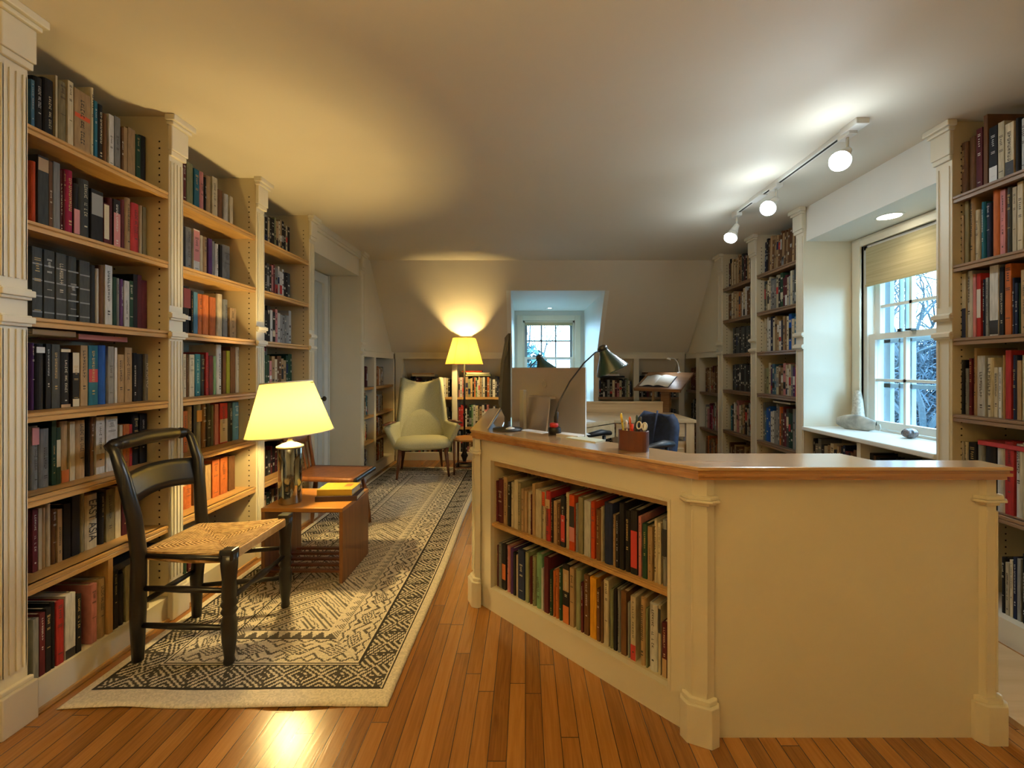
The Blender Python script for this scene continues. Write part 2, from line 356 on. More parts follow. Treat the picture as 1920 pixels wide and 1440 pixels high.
# ---- window 1 (right), in its deep niche
w1 = tag(empty('window_1'), kind='structure')
WY0, WY1 = 2.25, 3.10
c = MB()
for o, t in ((0, .022), (.02, .034)):
    c.box(2.46 - t, 2.46, WY1, 3.19 - o, .765, 2.145 - o).box(2.46 - t, 2.46, 2.16 + o, WY0, .765, 2.145 - o).box(2.46 - t, 2.46, WY0, WY1, 2.08, 2.145 - o)
c.build('casing', M['cream'], w1, bevel=.004)
c = MB().box(2.46, 2.58, WY0, WY0 + .03, .77, 2.08).box(2.46, 2.58, WY1 - .03, WY1, .77, 2.08).box(2.46, 2.58, WY0, WY1, 2.05, 2.08).box(2.46, 2.60, WY0, WY1, .745, .775)
c.build('window_frame', M['white'], w1)
sash(0, WY0 + .03, WY1 - .03, .78, 1.44, 2.475, 3, 2, w1, 'lower_sash', axis='x', fw=.05, mw=.02)
sash(0, WY0 + .03, WY1 - .03, 1.40, 2.05, 2.515, 3, 3, w1, 'upper_sash', axis='x', fw=.045, mw=.02)
c = MB()
for y in (WY0, WY1 - .06): c.box(2.60, 2.63, y, y + .06, .74, 2.08)
c.box(2.60, 2.63, WY0, WY1, 1.38, 1.42).box(2.60, 2.63, WY0, WY1, 1.06, 1.09)
for k in range(3): c.box(2.60, 2.63, WY1 - .14 - k * .045, WY1 - .13 - k * .045, .78, 2.08)
c.build('storm_window', M['frame'], w1)
MB().box(2.465, 2.475, WY1 - .30, WY1 - .27, 1.44, 1.46).box(2.44, 2.475, 2.70, 2.74, 1.44, 1.452).build('sash_lock', M['knob'], w1)
rb = thing('roller_blind', 'woven straw coloured blind half lowered over the deep side window', 'blind', (2.45, WY0, 0))
MB().box(0, .006, .03, WY1 - WY0 - .03, 1.79, 2.06).build('blind_fabric', M['blind'], rb)
MB().box(-.004, .010, .03, WY1 - WY0 - .03, 1.782, 1.797).build('hem_bar', M['blind'], rb)
# niche: soffit header, sill shelf
struct('trim_2', MB().box(XR + .02, 2.46, 2.16, 3.19, 2.147, HC), M['white'])
struct('trim_3', MB().box(XR - .015, 2.46, 2.16, 3.19, .735, .765), M['white'], bevel=.006)
# door niche on the left
ND0, ND1 = 3.434, 4.41
struct('trim_4', MB().box(-2.05, XL - .02, ND0, ND1, 2.15, HC).box(XL - .02, XL + .01, ND0, ND1, HC - .05, HC).box(XL - .02, XL, ND0, ND1, HC - .075, HC - .05), M['cream'])
dr = tag(empty('door_1', (-2.05, 0, 0)), kind='structure')
m = MB().box(-.03, 0, 3.52, 4.30, .01, 2.05)
sl = m.build('door_slab', M['doorp'], dr)
m = MB()
for y0, y1 in ((3.60, 3.87), (3.95, 4.22)):
    for z0, z1 in ((.2, .8), (.95, 1.95)):
        m.box(0, .008, y0, y1, z0, z0 + .02).box(0, .008, y0, y1, z1 - .02, z1).box(0, .008, y0, y0 + .02, z0, z1).box(0, .008, y1 - .02, y1, z0, z1)
m.build('door_panels', M['doorp'], sl)
kn = MB().lathe([(.004, 0), (.02, .0), (.02, .006), (.008, .01), (.008, .035), (.024, .045), (.026, .06), (.015, .072), (.002, .074)], n=16, M=XF((0.0, 4.235, .895), ry=R(90))).build('door_handle', M['knob'], dr, smooth=True)
MB().box(0, .004, 4.222, 4.246, .79, .84).build('keyhole_plate', M['knob'], dr)
MB().box(0, .025, 4.30, 4.39, 0, 2.14).box(0, .025, 3.45, 3.52, 0, 2.14).box(0, .025, 3.52, 4.30, 2.05, 2.14).box(0, .036, 4.375, 4.395, 0, 2.145).build('door_casing', M['white'], dr)
# gable panels above the low cases at each side
for nm, x, sg in (('wall_gable', XL - .05, -1), ('wall_gable', XR + .05, 1)):
    y0 = 4.50 if sg < 0 else 4.62
    p = [(y0, 1.39), (5.56, 1.39), (5.56, slz(5.56)), (4.755, HC - .005), (y0, HC - .005)]
    struct(nm, MB().extr(p, x - .02, x + .02, 'x'), M['cream'])

# ============================================================ BUILT-IN CASES
def pilaster(par, xf, sg, y0, y1, ztop=HC, flute=True, xb=None, low=False):
    """shaft whose face is at xf and looks towards sg; the body reaches back to xb"""
    xb = xb if xb is not None else xf - sg * .33
    def B(mb, a, b, ya, yb, z0, z1):            # a, b measured out of the face
        xs = sorted((xf + sg * a, xf + sg * b)); return mb.box(xs[0], xs[1], ya, yb, z0, z1)
    m = MB(); xs = sorted((xf, xb)); m.box(xs[0], xs[1], y0, y1, 0, ztop)
    sh = m.build('pilaster', M['cream'], par)
    w = y1 - y0; mm = MB()
    if flute:
        for za, zb in ((1.50, 2.19), (.19, 1.33)):
            for k in range(4):
                yy = y0 + w * (.14 + .72 * k / 3); B(mm, 0, .005, yy - .005, yy + .005, za, zb)
            B(mm, 0, .005, y0 + .004, y0 + .009, za, zb); B(mm, 0, .005, y1 - .009, y1 - .004, za, zb)
    else:
        for za, zb in (((1.50, 2.19), (.19, 1.33)) if not low else ((.19, ztop - .12),)):
            B(mm, 0, .005, y0 + .010, y0 + .016, za, zb); B(mm, 0, .005, y1 - .016, y1 - .010, za, zb)
    mm.build('fluting', M['cream'], sh)
    if not low:
        for z in (1.36, 1.45):
            b = MB(); B(b, 0, .022, y0 - .008, y1 + .008, z - .010, z + .012); B(b, 0, .013, y0 - .004, y1 + .004, z - .020, z + .018)
            b.build('band', M['cream'], sh, bevel=.003)
        b = MB()
        B(b, 0, .016, y0 - .006, y1 + .006, 2.215, 2.24); B(b, 0, .022, y0 - .010, y1 + .010, 2.24, 2.355)
        B(b, 0, .034, y0 - .018, y1 + .018, 2.355, 2.372); B(b, 0, .048, y0 - .028, y1 + .028, 2.372, HC)
        b.build('capital', M['cream'], sh, bevel=.004)
    else:
        b = MB(); B(b, 0, .018, y0 - .006, y1 + .006, ztop - .09, ztop - .065); b.build('band', M['cream'], sh, bevel=.003)
    b = MB(); B(b, 0, .026, y0 - .012, y1 + .012, 0, .135); B(b, 0, .016, y0 - .007, y1 + .007, .135, .152); b.build('base_block', M['cream'], sh, bevel=.004)
    return sh
def shelf_part(par, x0, x1, y0, y1, z, mt, th=.034, lip=0, sg=1):
    """board with a moulded front edge; front is the x face towards sg"""
    a, b = (x0, x1)
    m = MB().box(a, b, y0, y1, z - .024, z)
    xf = b if sg > 0 else a
    if sg > 0: prof = [(xf, z), (xf + .010, z - .003), (xf + .010, z - .013), (xf + .004, z - .016), (xf + .008, z - .020), (xf + .008, z - th), (xf - .012, z - th), (xf - .012, z - .024), (xf - .012, z)]
    else: prof = [(xf, z), (xf - .010, z - .003), (xf - .010, z - .013), (xf - .004, z - .016), (xf - .008, z - .020), (xf - .008, z - th), (xf + .012, z - th), (xf + .012, z - .024), (xf + .012, z)]
    m.extr(prof, y0, y1, 'y')
    return m.build('shelf', M[mt], par)
def pegs(par, x0, x1, y, z0, z1):
    m = MB()
    for x in (x0, x1):
        z = z0
        while z < z1: m.box(x - .0035, x + .0035, y - .001, y + .0005, z - .0035, z + .0035); z += .032
    m.build('peg_holes', M['dark'], par)
names = ['tall built in bookcase behind the black rush chair, beside yellow wall end', 'tall built in bookcase just before and behind the glowing table lamp',
         'tall built in bookcase beside the door niche, behind the brown spindle chair']
for i in range(3):
    y0 = 1.457 + i * .66; y1 = y0 + .58
    t = thing('bookcase', names[i], 'bookcase')
    MB().box(BL - .018, BL, y0, y1, 0, HC).build('back_panel', M['inner'], t)
    if i == 0: pilaster(t, XL, 1, y0 - .08, y0)
    pilaster(t, XL, 1, y1, y1 + .08)
    sd = MB().box(BL, XL - .002, y1 - .002, y1 + .001, .1, HC); sp = sd.build('side_panel', M['inner'], t)
    pegs(sp, XL - .045, XL - .26, y1 - .002, .2, 2.3)
    for z in SHELF[:6]: shelf_part(t, BL, XL - .012, y0, y1, z, 'oaky')
    MB().box(BL, XL + .0, y0, y1, .0, .11).build('plinth', M['cream'], t)
    MB().box(XL, XL + .012, y0, y1, 0, .012).build('shoe_moulding', M['oaky'], t)
    if i == 0: MB().box(XL - .3, XL - .006, 1.745, 1.765, .11, .45 - .036).build('upright_divider', M['oakz'], t)
# niche end wall (door niche, far side) with its pilaster and the two low bays beyond
def low_case(label, spans, sg, xf, xb, zs, pil, mt, ztop=1.39):
    t = thing('low_bookcase', label, 'bookcase')
    ya, yb = min(s[0] for s in spans), max(s[1] for s in spans)
    x0, x1 = sorted((xb, xb + sg * .02)); MB().box(x0, x1, ya, yb, 0, min(ztop, 1.35)).build('back_panel', M['inner'], t)
    for (a, b) in pil:
        x0, x1 = sorted((xf, xb)); MB().box(x0, x1, a, b, 0, ztop - .07).build('upright', M['cream'], t)
    x0, x1 = sorted((xf, xf - sg * .02)); MB().box(x0, x1, ya, yb, ztop - .07, ztop).box(*sorted((xf - sg * .05, xf + sg * .01)), ya, yb, ztop - .008, ztop + .012).build('top_rail', M['cream'], t)
    for (a, b) in spans:
        for z in zs: shelf_part(t, *sorted((xb + sg * .02, xf - sg * .012)), a, b, z, mt, th=.028, sg=sg)
        MB().box(*sorted((xb + sg * .02, xf)), a, b, 0, .10).build('plinth', M['cream'], t)
    return t
t = thing('end_pilaster', 'flat cream pilaster at the far side of the door niche', 'pilaster')
pilaster(t, XL, 1, ND1, 4.50, flute=False, xb=-2.045)
ZLL = [.99, .68, .40]; ZRR = [.92, .50]; ZB = [.82, .43]
low_case('low two bay bookcase beside the armchair, beyond the door niche', [(4.50, 4.80), (4.86, 5.50)], 1, XL, BL, ZLL, [(4.80, 4.86), (5.50, 5.55)], 'oaky')
low_case('low two bay bookcase behind the lectern, beside the case with dark sets', [(4.62, 5.10), (5.20, 5.53)], -1, XR, BR, ZRR, [(5.10, 5.20)], 'darkshelf')
# back wall low cases (face the camera)
def back_case(label, spans, ups, mt, ztop=1.39):
    t = thing('low_bookcase', label, 'bookcase')
    xa, xb = min(s[0] for s in spans + ups), max(s[1] for s in spans + ups)
    MB().box(xa, xb, 5.835, 5.855, 0, .98).build('back_panel', M['inner'], t)
    for a, b in ups: MB().extr([(YB, 0), (5.835, 0), (5.835, slz(5.835) - .004), (YB + .01, slz(YB + .01) - .004), (YB + .01, 1.32), (YB, 1.32)], a, b, 'x').box(a + .012, b - .012, YB - .006, YB, .1, 1.30).build('upright', M['cream'], t)
    MB().box(xa, xb, YB - .012, YB + .01, 1.32, 1.39).box(xa, xb, YB - .03, YB, 1.385, 1.40).build('top_rail', M['cream'], t)
    for a, b in spans:
        for z in ZB: MB().box(a, b, YB + .02, 5.83, z - .024, z).box(a, b, YB + .008, YB + .02, z - .03, z).build('shelf', M[mt], t)
        MB().box(a, b, YB, 5.83, 0, .10).build('plinth', M['cream'], t)
back_case('low bookcase under the slope behind armchair and parchment lamp', [(-1.60, -.954), (-.888, -.26)], [(-1.69, -1.60), (-.954, -.888), (-.26, -.19)], 'oakx')
back_case('low bookcase under the slope between dormer window and lectern', [(.95, 1.41), (1.48, 2.0)], [(.888, .95), (1.41, 1.48), (2.0, 2.07)], 'darkshelf')
# right tall cases
rn = ['tall built in bookcase holding two shelves of dark matching volumes', 'tall built in bookcase between the dark sets and the window niche', 'tall built in bookcase between the deep window and the counter end']
for i, (y0, y1) in enumerate(((3.94, 4.50), (3.28, 3.84), (1.45, 2.08))):
    t = thing('bookcase', rn[i], 'bookcase')
    MB().box(BR, BR + .018, y0, y1, 0, HC).build('back_panel', M['inner'], t)
    if i == 0: pilaster(t, XR, -1, 4.50, 4.61, flute=False, xb=2.455)
    if i == 1: pilaster(t, XR, -1, 3.84, 3.94, flute=False, xb=2.455); pilaster(t, XR, -1, 3.19, 3.28, flute=False, xb=2.455)
    if i == 2: pilaster(t, XR, -1, 2.08, 2.16, flute=False, xb=2.455); pilaster(t, XR, -1, 1.36, 1.45, flute=False, xb=2.455)
    sp = MB().box(XR + .002, BR, y1 - .001, y1 + .002, .1, HC).build('side_panel', M['inner'], t); pegs(sp, XR + .045, XR + .26, y1 - .001, .2, 2.3)
    for z in SHR[:5]: shelf_part(t, XR + .012, BR, y0, y1, z, 'darkshelf', sg=-1)
    MB().box(XR, BR, y0, y1, 0, .11).build('plinth', M['cream'], t)
# low case under the window sill
t = thing('low_bookcase', 'low open bookcase under the white window sill', 'bookcase')
MB().box(BR, BR + .018, 2.16, 3.19, 0, .735).build('back_panel', M['inner'], t)
shelf_part(t, XR + .012, BR, 2.16, 3.19, .43, 'darkshelf', sg=-1)
MB().box(XR, BR, 2.16, 3.19, 0, .11).build('plinth', M['cream'], t)
MB().box(XR + .01, BR, 2.66, 2.69, .11, .735).build('upright_divider', M['cream'], t)
# pale stair landing glimpsed right of the counter
struct('trim_5', MB().box(1.66, 2.05, .6, 1.95, 0, .012).box(1.64, 1.66, .6, 1.95, 0, .02), M['desk'])

# ============================================================ COUNTER / DESK ISLAND
ZC = .888
D = math.sqrt(.5)
def dg(s, n, z=0):         # along the diagonal face: s from the near corner to the far one, n out of the face
    return Vector((.56 - s * D - n * D, 1.38 + s * D - n * D, z))
SL = 1.131                 # length of the diagonal
ct = thing('desk_counter', 'cream panelled desk island with wooden top and inset bookshelf', 'counter')
outer = [(-.28, 3.3), (-.28, 2.163), (.543, 1.34), (1.535, 1.34), (1.535, 1.445), (1.178, 1.445), (1.150, 1.56), (.60, 1.56), (-.12, 2.28), (-.12, 3.3)]
tp = MB().prism(outer, ZC - .012, ZC).build('countertop', M['ctop_sheen'], ct, bevel=.003)
def inset(poly, d):
    c = []
    n = len(poly)
    for i in range(n):
        p0, p1, p2 = Vector(poly[i - 1]), Vector(poly[i]), Vector(poly[(i + 1) % n])
        e1 = (p1 - p0).normalized(); e2 = (p2 - p1).normalized(); n1 = Vector((-e1.y, e1.x)); n2 = Vector((-e2.y, e2.x))
        b = (n1 + n2); b = b / max(b.dot(n1), .3); c.append(tuple(p1 + b * d))
    return c
MB().prism(inset(outer, .006), ZC - .02, ZC - .012).prism(inset(outer, .001), ZC - .030, ZC - .02).prism(inset(outer, .010), ZC - .042, ZC - .030).build('edge_moulding', M['top'], tp)
zt = ZC - .042
# front panel (faces the camera) and right end
MB().box(.59, 1.47, 1.385, 1.43, 0, zt).build('front_panel', M['cream'], ct)
MB().box(1.47, 1.51, 1.386, 1.44, 0, zt).build('end_panel', M['cream'], ct)
MB().box(-.25, -.21, 2.19, 3.28, 0, zt).build('side_panel', M['cream'], ct)
def dbox(mb, s0, s1, n0, n1, z0, z1):
    ps = [dg(s0, n0), dg(s1, n0), dg(s1, n1), dg(s0, n1)]
    ar = sum(ps[i].x * ps[(i + 1) % 4].y - ps[(i + 1) % 4].x * ps[i].y for i in range(4))
    if ar < 0: ps.reverse()
    return mb.prism([(p.x, p.y) for p in ps], z0, z1)
# opening along the diagonal: px 1253 -> s .105 ; px 921 -> s 1.03
O0, O1, OZ0, OZ1 = .105, 1.030, .115, .745
m = MB(); dbox(m, 0, O0, -.02, 0, 0, zt); dbox(m, O1, SL, -.02, 0, 0, zt); dbox(m, O0, O1, -.02, 0, 0, OZ0); dbox(m, O0, O1, -.02, 0, OZ1, zt)
m.build('bookshelf_frame', M['cream'], ct)
m = MB(); b = .010
dbox(m, O0 - b, O0, 0, .004, OZ0 - b, OZ1 + b); dbox(m, O1, O1 + b, 0, .004, OZ0 - b, OZ1 + b); dbox(m, O0, O1, 0, .004, OZ1, OZ1 + b); dbox(m, O0, O1, 0, .004, OZ0 - b, OZ0)
m.build('bead_moulding', M['cream'], ct)
m = MB(); dbox(m, O0 - .03, O0, -.28, -.02, OZ0 - .03, OZ1 + .03); dbox(m, O1, O1 + .03, -.28, -.02, OZ0 - .03, OZ1 + .03)
dbox(m, O0, O1, -.28, -.02, OZ0 - .03, OZ0); dbox(m, O0, O1, -.28, -.02, OZ1, OZ1 + .03); dbox(m, O0 - .03, O1 + .03, -.30, -.28, OZ0 - .03, OZ1 + .03)
m.build('bookshelf_box', M['inner'], ct)
m = MB(); dbox(m, O0, O1, -.28, -.012, .413, .435); dbox(m, O0, O1, -.012, -.004, .418, .432)
m.build('shelf', M['oakx'], ct)
def cpil(x, y, rz, w, name='pilaster'):
    X = XF((x, y, 0), rz); c = .022
    def oct_(w, d): return [(-w / 2, 0), (-w / 2, -d + c), (-w / 2 + c, -d), (w / 2 - c, -d), (w / 2, -d + c), (w / 2, 0)]
    sh = MB().prism(oct_(w, .022), 0, zt, X).build(name, M['cream'], ct)
    m = MB()
    for a in (-w / 2 + .020, w / 2 - .025): m.box(a, a + .005, -.026, -.022, .16, .74, X)
    m.build('fluting', M['cream'], sh)
    MB().prism(oct_(w + .034, .040), .770, .778, X).prism(oct_(w + .024, .034), .778, .79, X).prism(oct_(w + .012, .028), .758, .770, X).build('band', M['cream'], sh, bevel=.002)
    MB().prism(oct_(w + .030, .044), 0, .125, X).prism(oct_(w + .018, .034), .125, .14, X).build('base_block', M['cream'], sh, bevel=.002)
cpil(.568, 1.392, R(-22.5), .088)
cpil(-.243, 2.19, R(-67.5), .085)
cpil(1.500, 1.395, 0, .075)
# inner work surface, one level down
dsk = [(-.205, 2.17), (.56, 1.435), (1.5, 1.435), (1.5, 1.90), (1.0, 1.90), (.42, 2.48), (.42, 3.35), (-.205, 3.35)]
wt = thing('work_desk', 'light oak corner desk with backsplash and drawers behind counter', 'desk')
MB().prism(dsk, .715, .74).build('desktop', M['desk'], wt, bevel=.003)
MB().prism([(-.1, 3.352), (.42, 3.352), (.77, 3.70), (1.485, 3.70), (1.485, 4.32), (-.1, 4.32)], .722, .75).build('rear_desktop', M['desk'], wt, bevel=.003)
MB().box(-.1, 1.385, 4.30, 4.325, .75, .845).box(-.1, 1.385, 4.29, 4.335, .845, .862).build('backsplash', M['desk'], wt)
MB().box(1.40, 1.47, 3.71, 3.78, 0, .722).build('leg', M['deskz'], wt); MB().box(1.40, 1.47, 4.24, 4.31, 0, .722).build('leg', M['deskz'], wt)
MB().box(-.08, -.02, 4.22, 4.28, 0, .722).build('leg', M['deskz'], wt); MB().box(.38, .44, 3.46, 3.52, 0, .722).build('leg', M['deskz'], wt)
for a, b2 in ((.79, 1.08), (1.10, 1.39)):
    q = MB().box(a, b2, 3.715, 3.735, .60, .715).build('drawer', M['desk'], wt, bevel=.003)
MB().box(.86, 1.395, 3.735, 4.20, .02, .53).box(.85, 1.40, 3.73, 4.22, .53, .56).build('cabinet_body', M['deskz'], wt)
MB().box(1.10, 1.385, 3.722, 3.735, .05, .50).build('cabinet_door', M['desk'], wt, bevel=.003)
p0, p1 = Vector((.44, 3.40)), Vector((.77, 3.725))
q = MB().prism([(.46, 3.41), (.47, 3.40), (.775, 3.705), (.765, 3.715)], .60, .715).build('drawer', M['desk'], wt)

# light portals help the daylight through the two windows
for loc, rot, sx, sy in (((2.64, 2.675, 1.42), (0, R(90), 0), 1.3, .8), ((.37, 6.88, 1.40), (R(-90), 0, 0), .76, 1.1)):
    d_ = bpy.data.lights.new('window_portal', 'AREA'); d_.shape = 'RECTANGLE'; d_.size = sx; d_.size_y = sy; d_.energy = 1; d_.cycles.is_portal = True
    o_ = bpy.data.objects.new('window_portal', d_); o_.location = loc; o_.rotation_euler = rot; COL.objects.link(o_)
# ============================================================ RUG (pattern coloured face by face)
def make_rug():
    x0, x1, y0, y1 = -1.645, -.478, 1.495, 5.14
    c = .006; nx = int((x1 - x0) / c); ny = int((y1 - y0) / c)
    U, V = np.meshgrid((np.arange(nx) + .5) * c, (np.arange(ny) + .5) * c)
    Wd, Ln = nx * c, ny * c
    dl, dr_, db, dt = U, Wd - U, V - .035, Ln - V
    d = np.minimum(np.minimum(dl, dr_), np.minimum(db, dt))
    s = np.where(np.minimum(db, dt) < np.minimum(dl, dr_), U - Wd / 2, V - Ln / 2)
    tri = lambda t: np.abs((t % 1.0) - .5) * 2
    ink = np.zeros_like(d)
    def band(a, b): return (d >= a) & (d < b)
    ink[band(.042, .047) | band(.051, .055)] = 1
    m = band(.055, .178); t = (d - .055) / .123; P = .145; ph = s / P + t * .25
    f = tri(ph) + np.abs(t - .5) * 2
    lat = ((f * 2.6) % 1.0) < .55
    bars = (tri(ph + .5) > .80) & (((s / .016) % 1) < .5)
    fret = (((s / .036) % 1 < .4) & ((t * 4) % 1 < .5))
    ink[m] = (lat | bars | (fret & (f < .45)))[m] * .96
    ink[band(.178, .183) | band(.188, .192)] = 1
    m = band(.192, .345); t = (d - .192) / .153
    z = t * 1.0 + .36 * tri(s / .12)
    zz = ((z * 3.1) % 1.0) < .30
    dia = (tri(s / .17) + np.abs(t - .5) * 3.2); dd = (dia < .8) & (((dia * 3.4) % 1) < .45)
    edge = (t < .22) | (t > .80)
    ink[m] = np.where(dia < .8, dd, zz & ~edge)[m] * .90
    tt = tri(s / .07); ink[m & (np.abs(t - .14 * tt - .06) < .028)] = .9; ink[m & (np.abs(t - (.84 + .12 * tt)) < .028)] = .9
    ink[band(.345, .349)] = 1
    m = band(.349, .405); t = (d - .349) / .056
    ink[m] = ((t < tri(s / .05) * .8 + .08) & (((s + d) / .012) % 1 < .62))[m] * .9
    ink[band(.405, .410)] = 1
    m = d >= .410
    q = np.abs(U - Wd / 2) * .95 + np.abs(((V + .02) % .95) - .475)
    st = (q / .085) % 1.0
    line = (st < .16) | ((st > .30) & (st < .44) & (((U - V) / .014) % 1 < .5)) | ((st > .60) & (st < .85) & ((((U + V) / .022) % 1) < .5))
    ink[m] = (line * .85)[m]
    # a second, finer lozenge field in the side reserves
    rng = np.random.default_rng(3)
    nz = rng.random(d.shape)
    base = np.array([.72, .65, .52]); dark = np.array([.035, .032, .028]); mid = np.array([.30, .25, .17])
    back = np.where((d > .055)[..., None] & (d < .18)[..., None], base * .86, base); back = np.where((d > .192)[..., None] & (d < .345)[..., None] & (((d * 60) % 1) < .5)[..., None], base * .93, back)
    col = back * (1 - ink[..., None]) + dark * ink[..., None]
    col = col * (.86 + .28 * nz[..., None])
    X = x0 + np.arange(nx + 1) * c; Y = y0 + np.arange(ny + 1) * c; GX, GY = np.meshgrid(X, Y)
    e = np.minimum(np.minimum(GX - x0, x0 + Wd - GX), np.minimum(GY - y0, y0 + Ln - GY))
    GZ = .003 + .007 * np.clip(e / .012, 0, 1)
    fr = np.clip(1 - (GY - y0) / .22, 0, 1); GZ = GZ + fr * .006 * np.clip(np.sin((GX - x0) * 9.5) + .1, 0, 1)
    wob = .003 * np.sin((GX - x0) * 5.2 + .5) * fr + .014 * (GX - x0) * fr + .002 * np.sin(GX * 17) * fr; GY2 = GY + wob
    GX2 = GX + .006 * np.sin(GY * 3.1) * np.clip((GX - x0 - .9) / .26, 0, 1)
    co = np.stack([GX2, GY2, GZ], -1).reshape(-1, 3).astype(np.float32)
    i, j = np.meshgrid(np.arange(nx), np.arange(ny)); a = (j * (nx + 1) + i).ravel()
    quads = np.stack([a, a + 1, a + nx + 2, a + nx + 1], -1).astype(np.int32)
    me = bpy.data.meshes.new('area_rug'); me.vertices.add(len(co)); me.vertices.foreach_set('co', co.ravel())
    nf = len(quads); me.loops.add(nf * 4); me.loops.foreach_set('vertex_index', quads.ravel())
    me.polygons.add(nf); me.polygons.foreach_set('loop_start', np.arange(0, nf * 4, 4, dtype=np.int32)); me.polygons.foreach_set('loop_total', np.full(nf, 4, dtype=np.int32))
    me.update(calc_edges=True)
    ca = me.color_attributes.new('Col', 'FLOAT_COLOR', 'CORNER')
    rgba = np.ones((nf, 4), dtype=np.float32); rgba[:, :3] = col.reshape(-1, 3); ca.data.foreach_set('color', np.repeat(rgba, 4, 0).ravel())
    me.materials.append(M['rug']); o = bpy.data.objects.new('area_rug', me); COL.objects.link(o)
    m = o.modifiers.new('thick', 'SOLIDIFY'); m.thickness = .003; m.offset = -1
    tag(o, 'long cream and black woven runner rug with zigzags and lozenges', 'rug')
make_rug()
RZ = .0105      # rug surface

# ============================================================ BLACK RUSH CHAIR
t = thing('side_chair', 'black painted side chair with woven rush seat and rolled top rail', 'chair', (-1.385, 1.92, 0))
o = Vector((-1.385, 1.92, 0))
def L(x, y, z): return (x - o.x, y - o.y, z)
for (yb, yt, nm) in ((1.735, 1.700, 'near'), (2.045, 2.085, 'far')):
    pts = [L(-1.575, yb, RZ), L(-1.575, yb, .20), L(-1.56, (yb * 2 + yt) / 3, .44), L(-1.575, (yb + yt) / 2, .60), L(-1.60, yt, .76), L(-1.635, yt, .865), L(-1.665, yt, .895)]
    MB().tube(pts, [.020, .028, .027, .026, .023, .018, .014], 10).build('back_post', M['black'], t, smooth=True)
legprof = [(.013, 0), (.017, .012), (.014, .03), (.021, .10), (.023, .17), (.017, .20), (.024, .215), (.018, .23), (.025, .245), (.018, .26), (.022, .275), (.019, .33), (.024, .40), (.024, .445)]
for x, y in ((-1.19, 1.715), (-1.195, 2.125)):
    MB().lathe([(r * 1.28, z) for r, z in legprof], L(x, y, RZ), 14).build('front_leg', M['black'], t, smooth=True)
    MB().box(-.027, .027, -.024, .024, .43, .475, XF(L(x, y, 0))).build('corner_block', M['black'], t, bevel=.006)
def seatz(u, v): # u 0 back..1 front ; v 0 near..1 far
    return .446 + .026 * max(abs(2 * u - 1), abs(2 * v - 1)) ** 1.6 - .010 * math.sin(math.pi * u)
def sp(u, v):
    yl = 1.735 + (1.705 - 1.735) * u; yr = 2.045 + (2.135 - 2.045) * u
    x = -1.565 + .385 * u; y = yl + (yr - yl) * v
    return Vector(L(x, y, seatz(u, v)))
sm = MB()
def rushseat(a, b):
    top = sp(a, b); return top
N = 20; vs = []; 
prof = []
for j in range(N + 1):
    for i in range(N + 1):
        p = sp(i / N, j / N); e = min(i, j, N - i, N - j) / N
        q = abs(i / N - .5) - abs(j / N - .5); crease = math.exp(-(q * 20) ** 2) * .007 * (1 if e > .05 else 0)
        vs.append((p.x, p.y, p.z - .012 * max(0, 1 - e * 9) - crease))
fs = [(j * (N + 1) + i, j * (N + 1) + i + 1, (j + 1) * (N + 1) + i + 1, (j + 1) * (N + 1) + i) for j in range(N) for i in range(N)]
sm.add(vs, fs)
seat = sm.build('rush_seat', M['rush'], t, smooth=True); mdf = seat.modifiers.new('thick', 'SOLIDIFY'); mdf.thickness = .042; mdf.offset = -1
mdf = seat.modifiers.new('b', 'BEVEL'); mdf.width = .012; mdf.segments = 3; mdf.limit_method = 'ANGLE'
for v in (0, 1):
    a, b = sp(.02, v), sp(.98, v); MB().tube([(a.x, a.y, .438), (b.x, b.y, .438)], .010, 8).build('seat_rail', M['black'], t, smooth=True)
# rolled top rail with turned ends, wide bent slat
A, B_ = Vector(L(-1.655, 1.695, .885)), Vector(L(-1.655, 2.09, .885))
pr = [(0, .012), (.04, .013), (.06, .019), (.075, .013), (.09, .020), (.105, .013), (.13, .018), (.2, .021), (.5, .024), (.8, .021), (.87, .018), (.895, .013), (.91, .020), (.925, .013), (.94, .019), (.96, .013), (1, .012)]
MB().tube([A.lerp(B_, q) + Vector((-.028 * math.sin(math.pi * q), 0, .010 * math.sin(math.pi * q))) for q, _ in pr], [r * 1.35 for _, r in pr], 12).build('top_rail', M['black'], t, smooth=True)
def sl_(u, v):
    y = 1.712 + (2.072 - 1.712) * u; bow = math.sin(math.pi * u)
    z = (.640 + .022 * bow) + (.125 - .006 * bow) * v + .0
    return L(-1.585 - .03 * bow - .035 * v, y, z)
MB().grid(sl_, 16, 4).build('back_slat', M['black'], t, smooth=True, solid=.012)
def strc(a, b, r=.012): MB().tube([a, Vector(a).lerp(Vector(b), .5), b], [r * .8, r * 1.15, r * .8], 8).build('stretcher', M['black'], t, smooth=True)
for z in (.305, .155):
    strc(L(-1.575, 1.735, z), L(-1.19, 1.715, z)); strc(L(-1.575, 2.05, z), L(-1.195, 2.125, z))
strc(L(-1.575, 1.735, .235), L(-1.575, 2.05, .235))
MB().tube([L(-1.19, 1.715, .27), L(-1.19, 1.8, .27), L(-1.19, 1.84, .27), L(-1.19, 1.90, .27), L(-1.19, 1.94, .27), L(-1.19, 2.0, .27), L(-1.195, 2.125, .27)], [.009, .013, .009, .017, .017, .009, .010], 8).build('stretcher', M['black'], t, smooth=True)

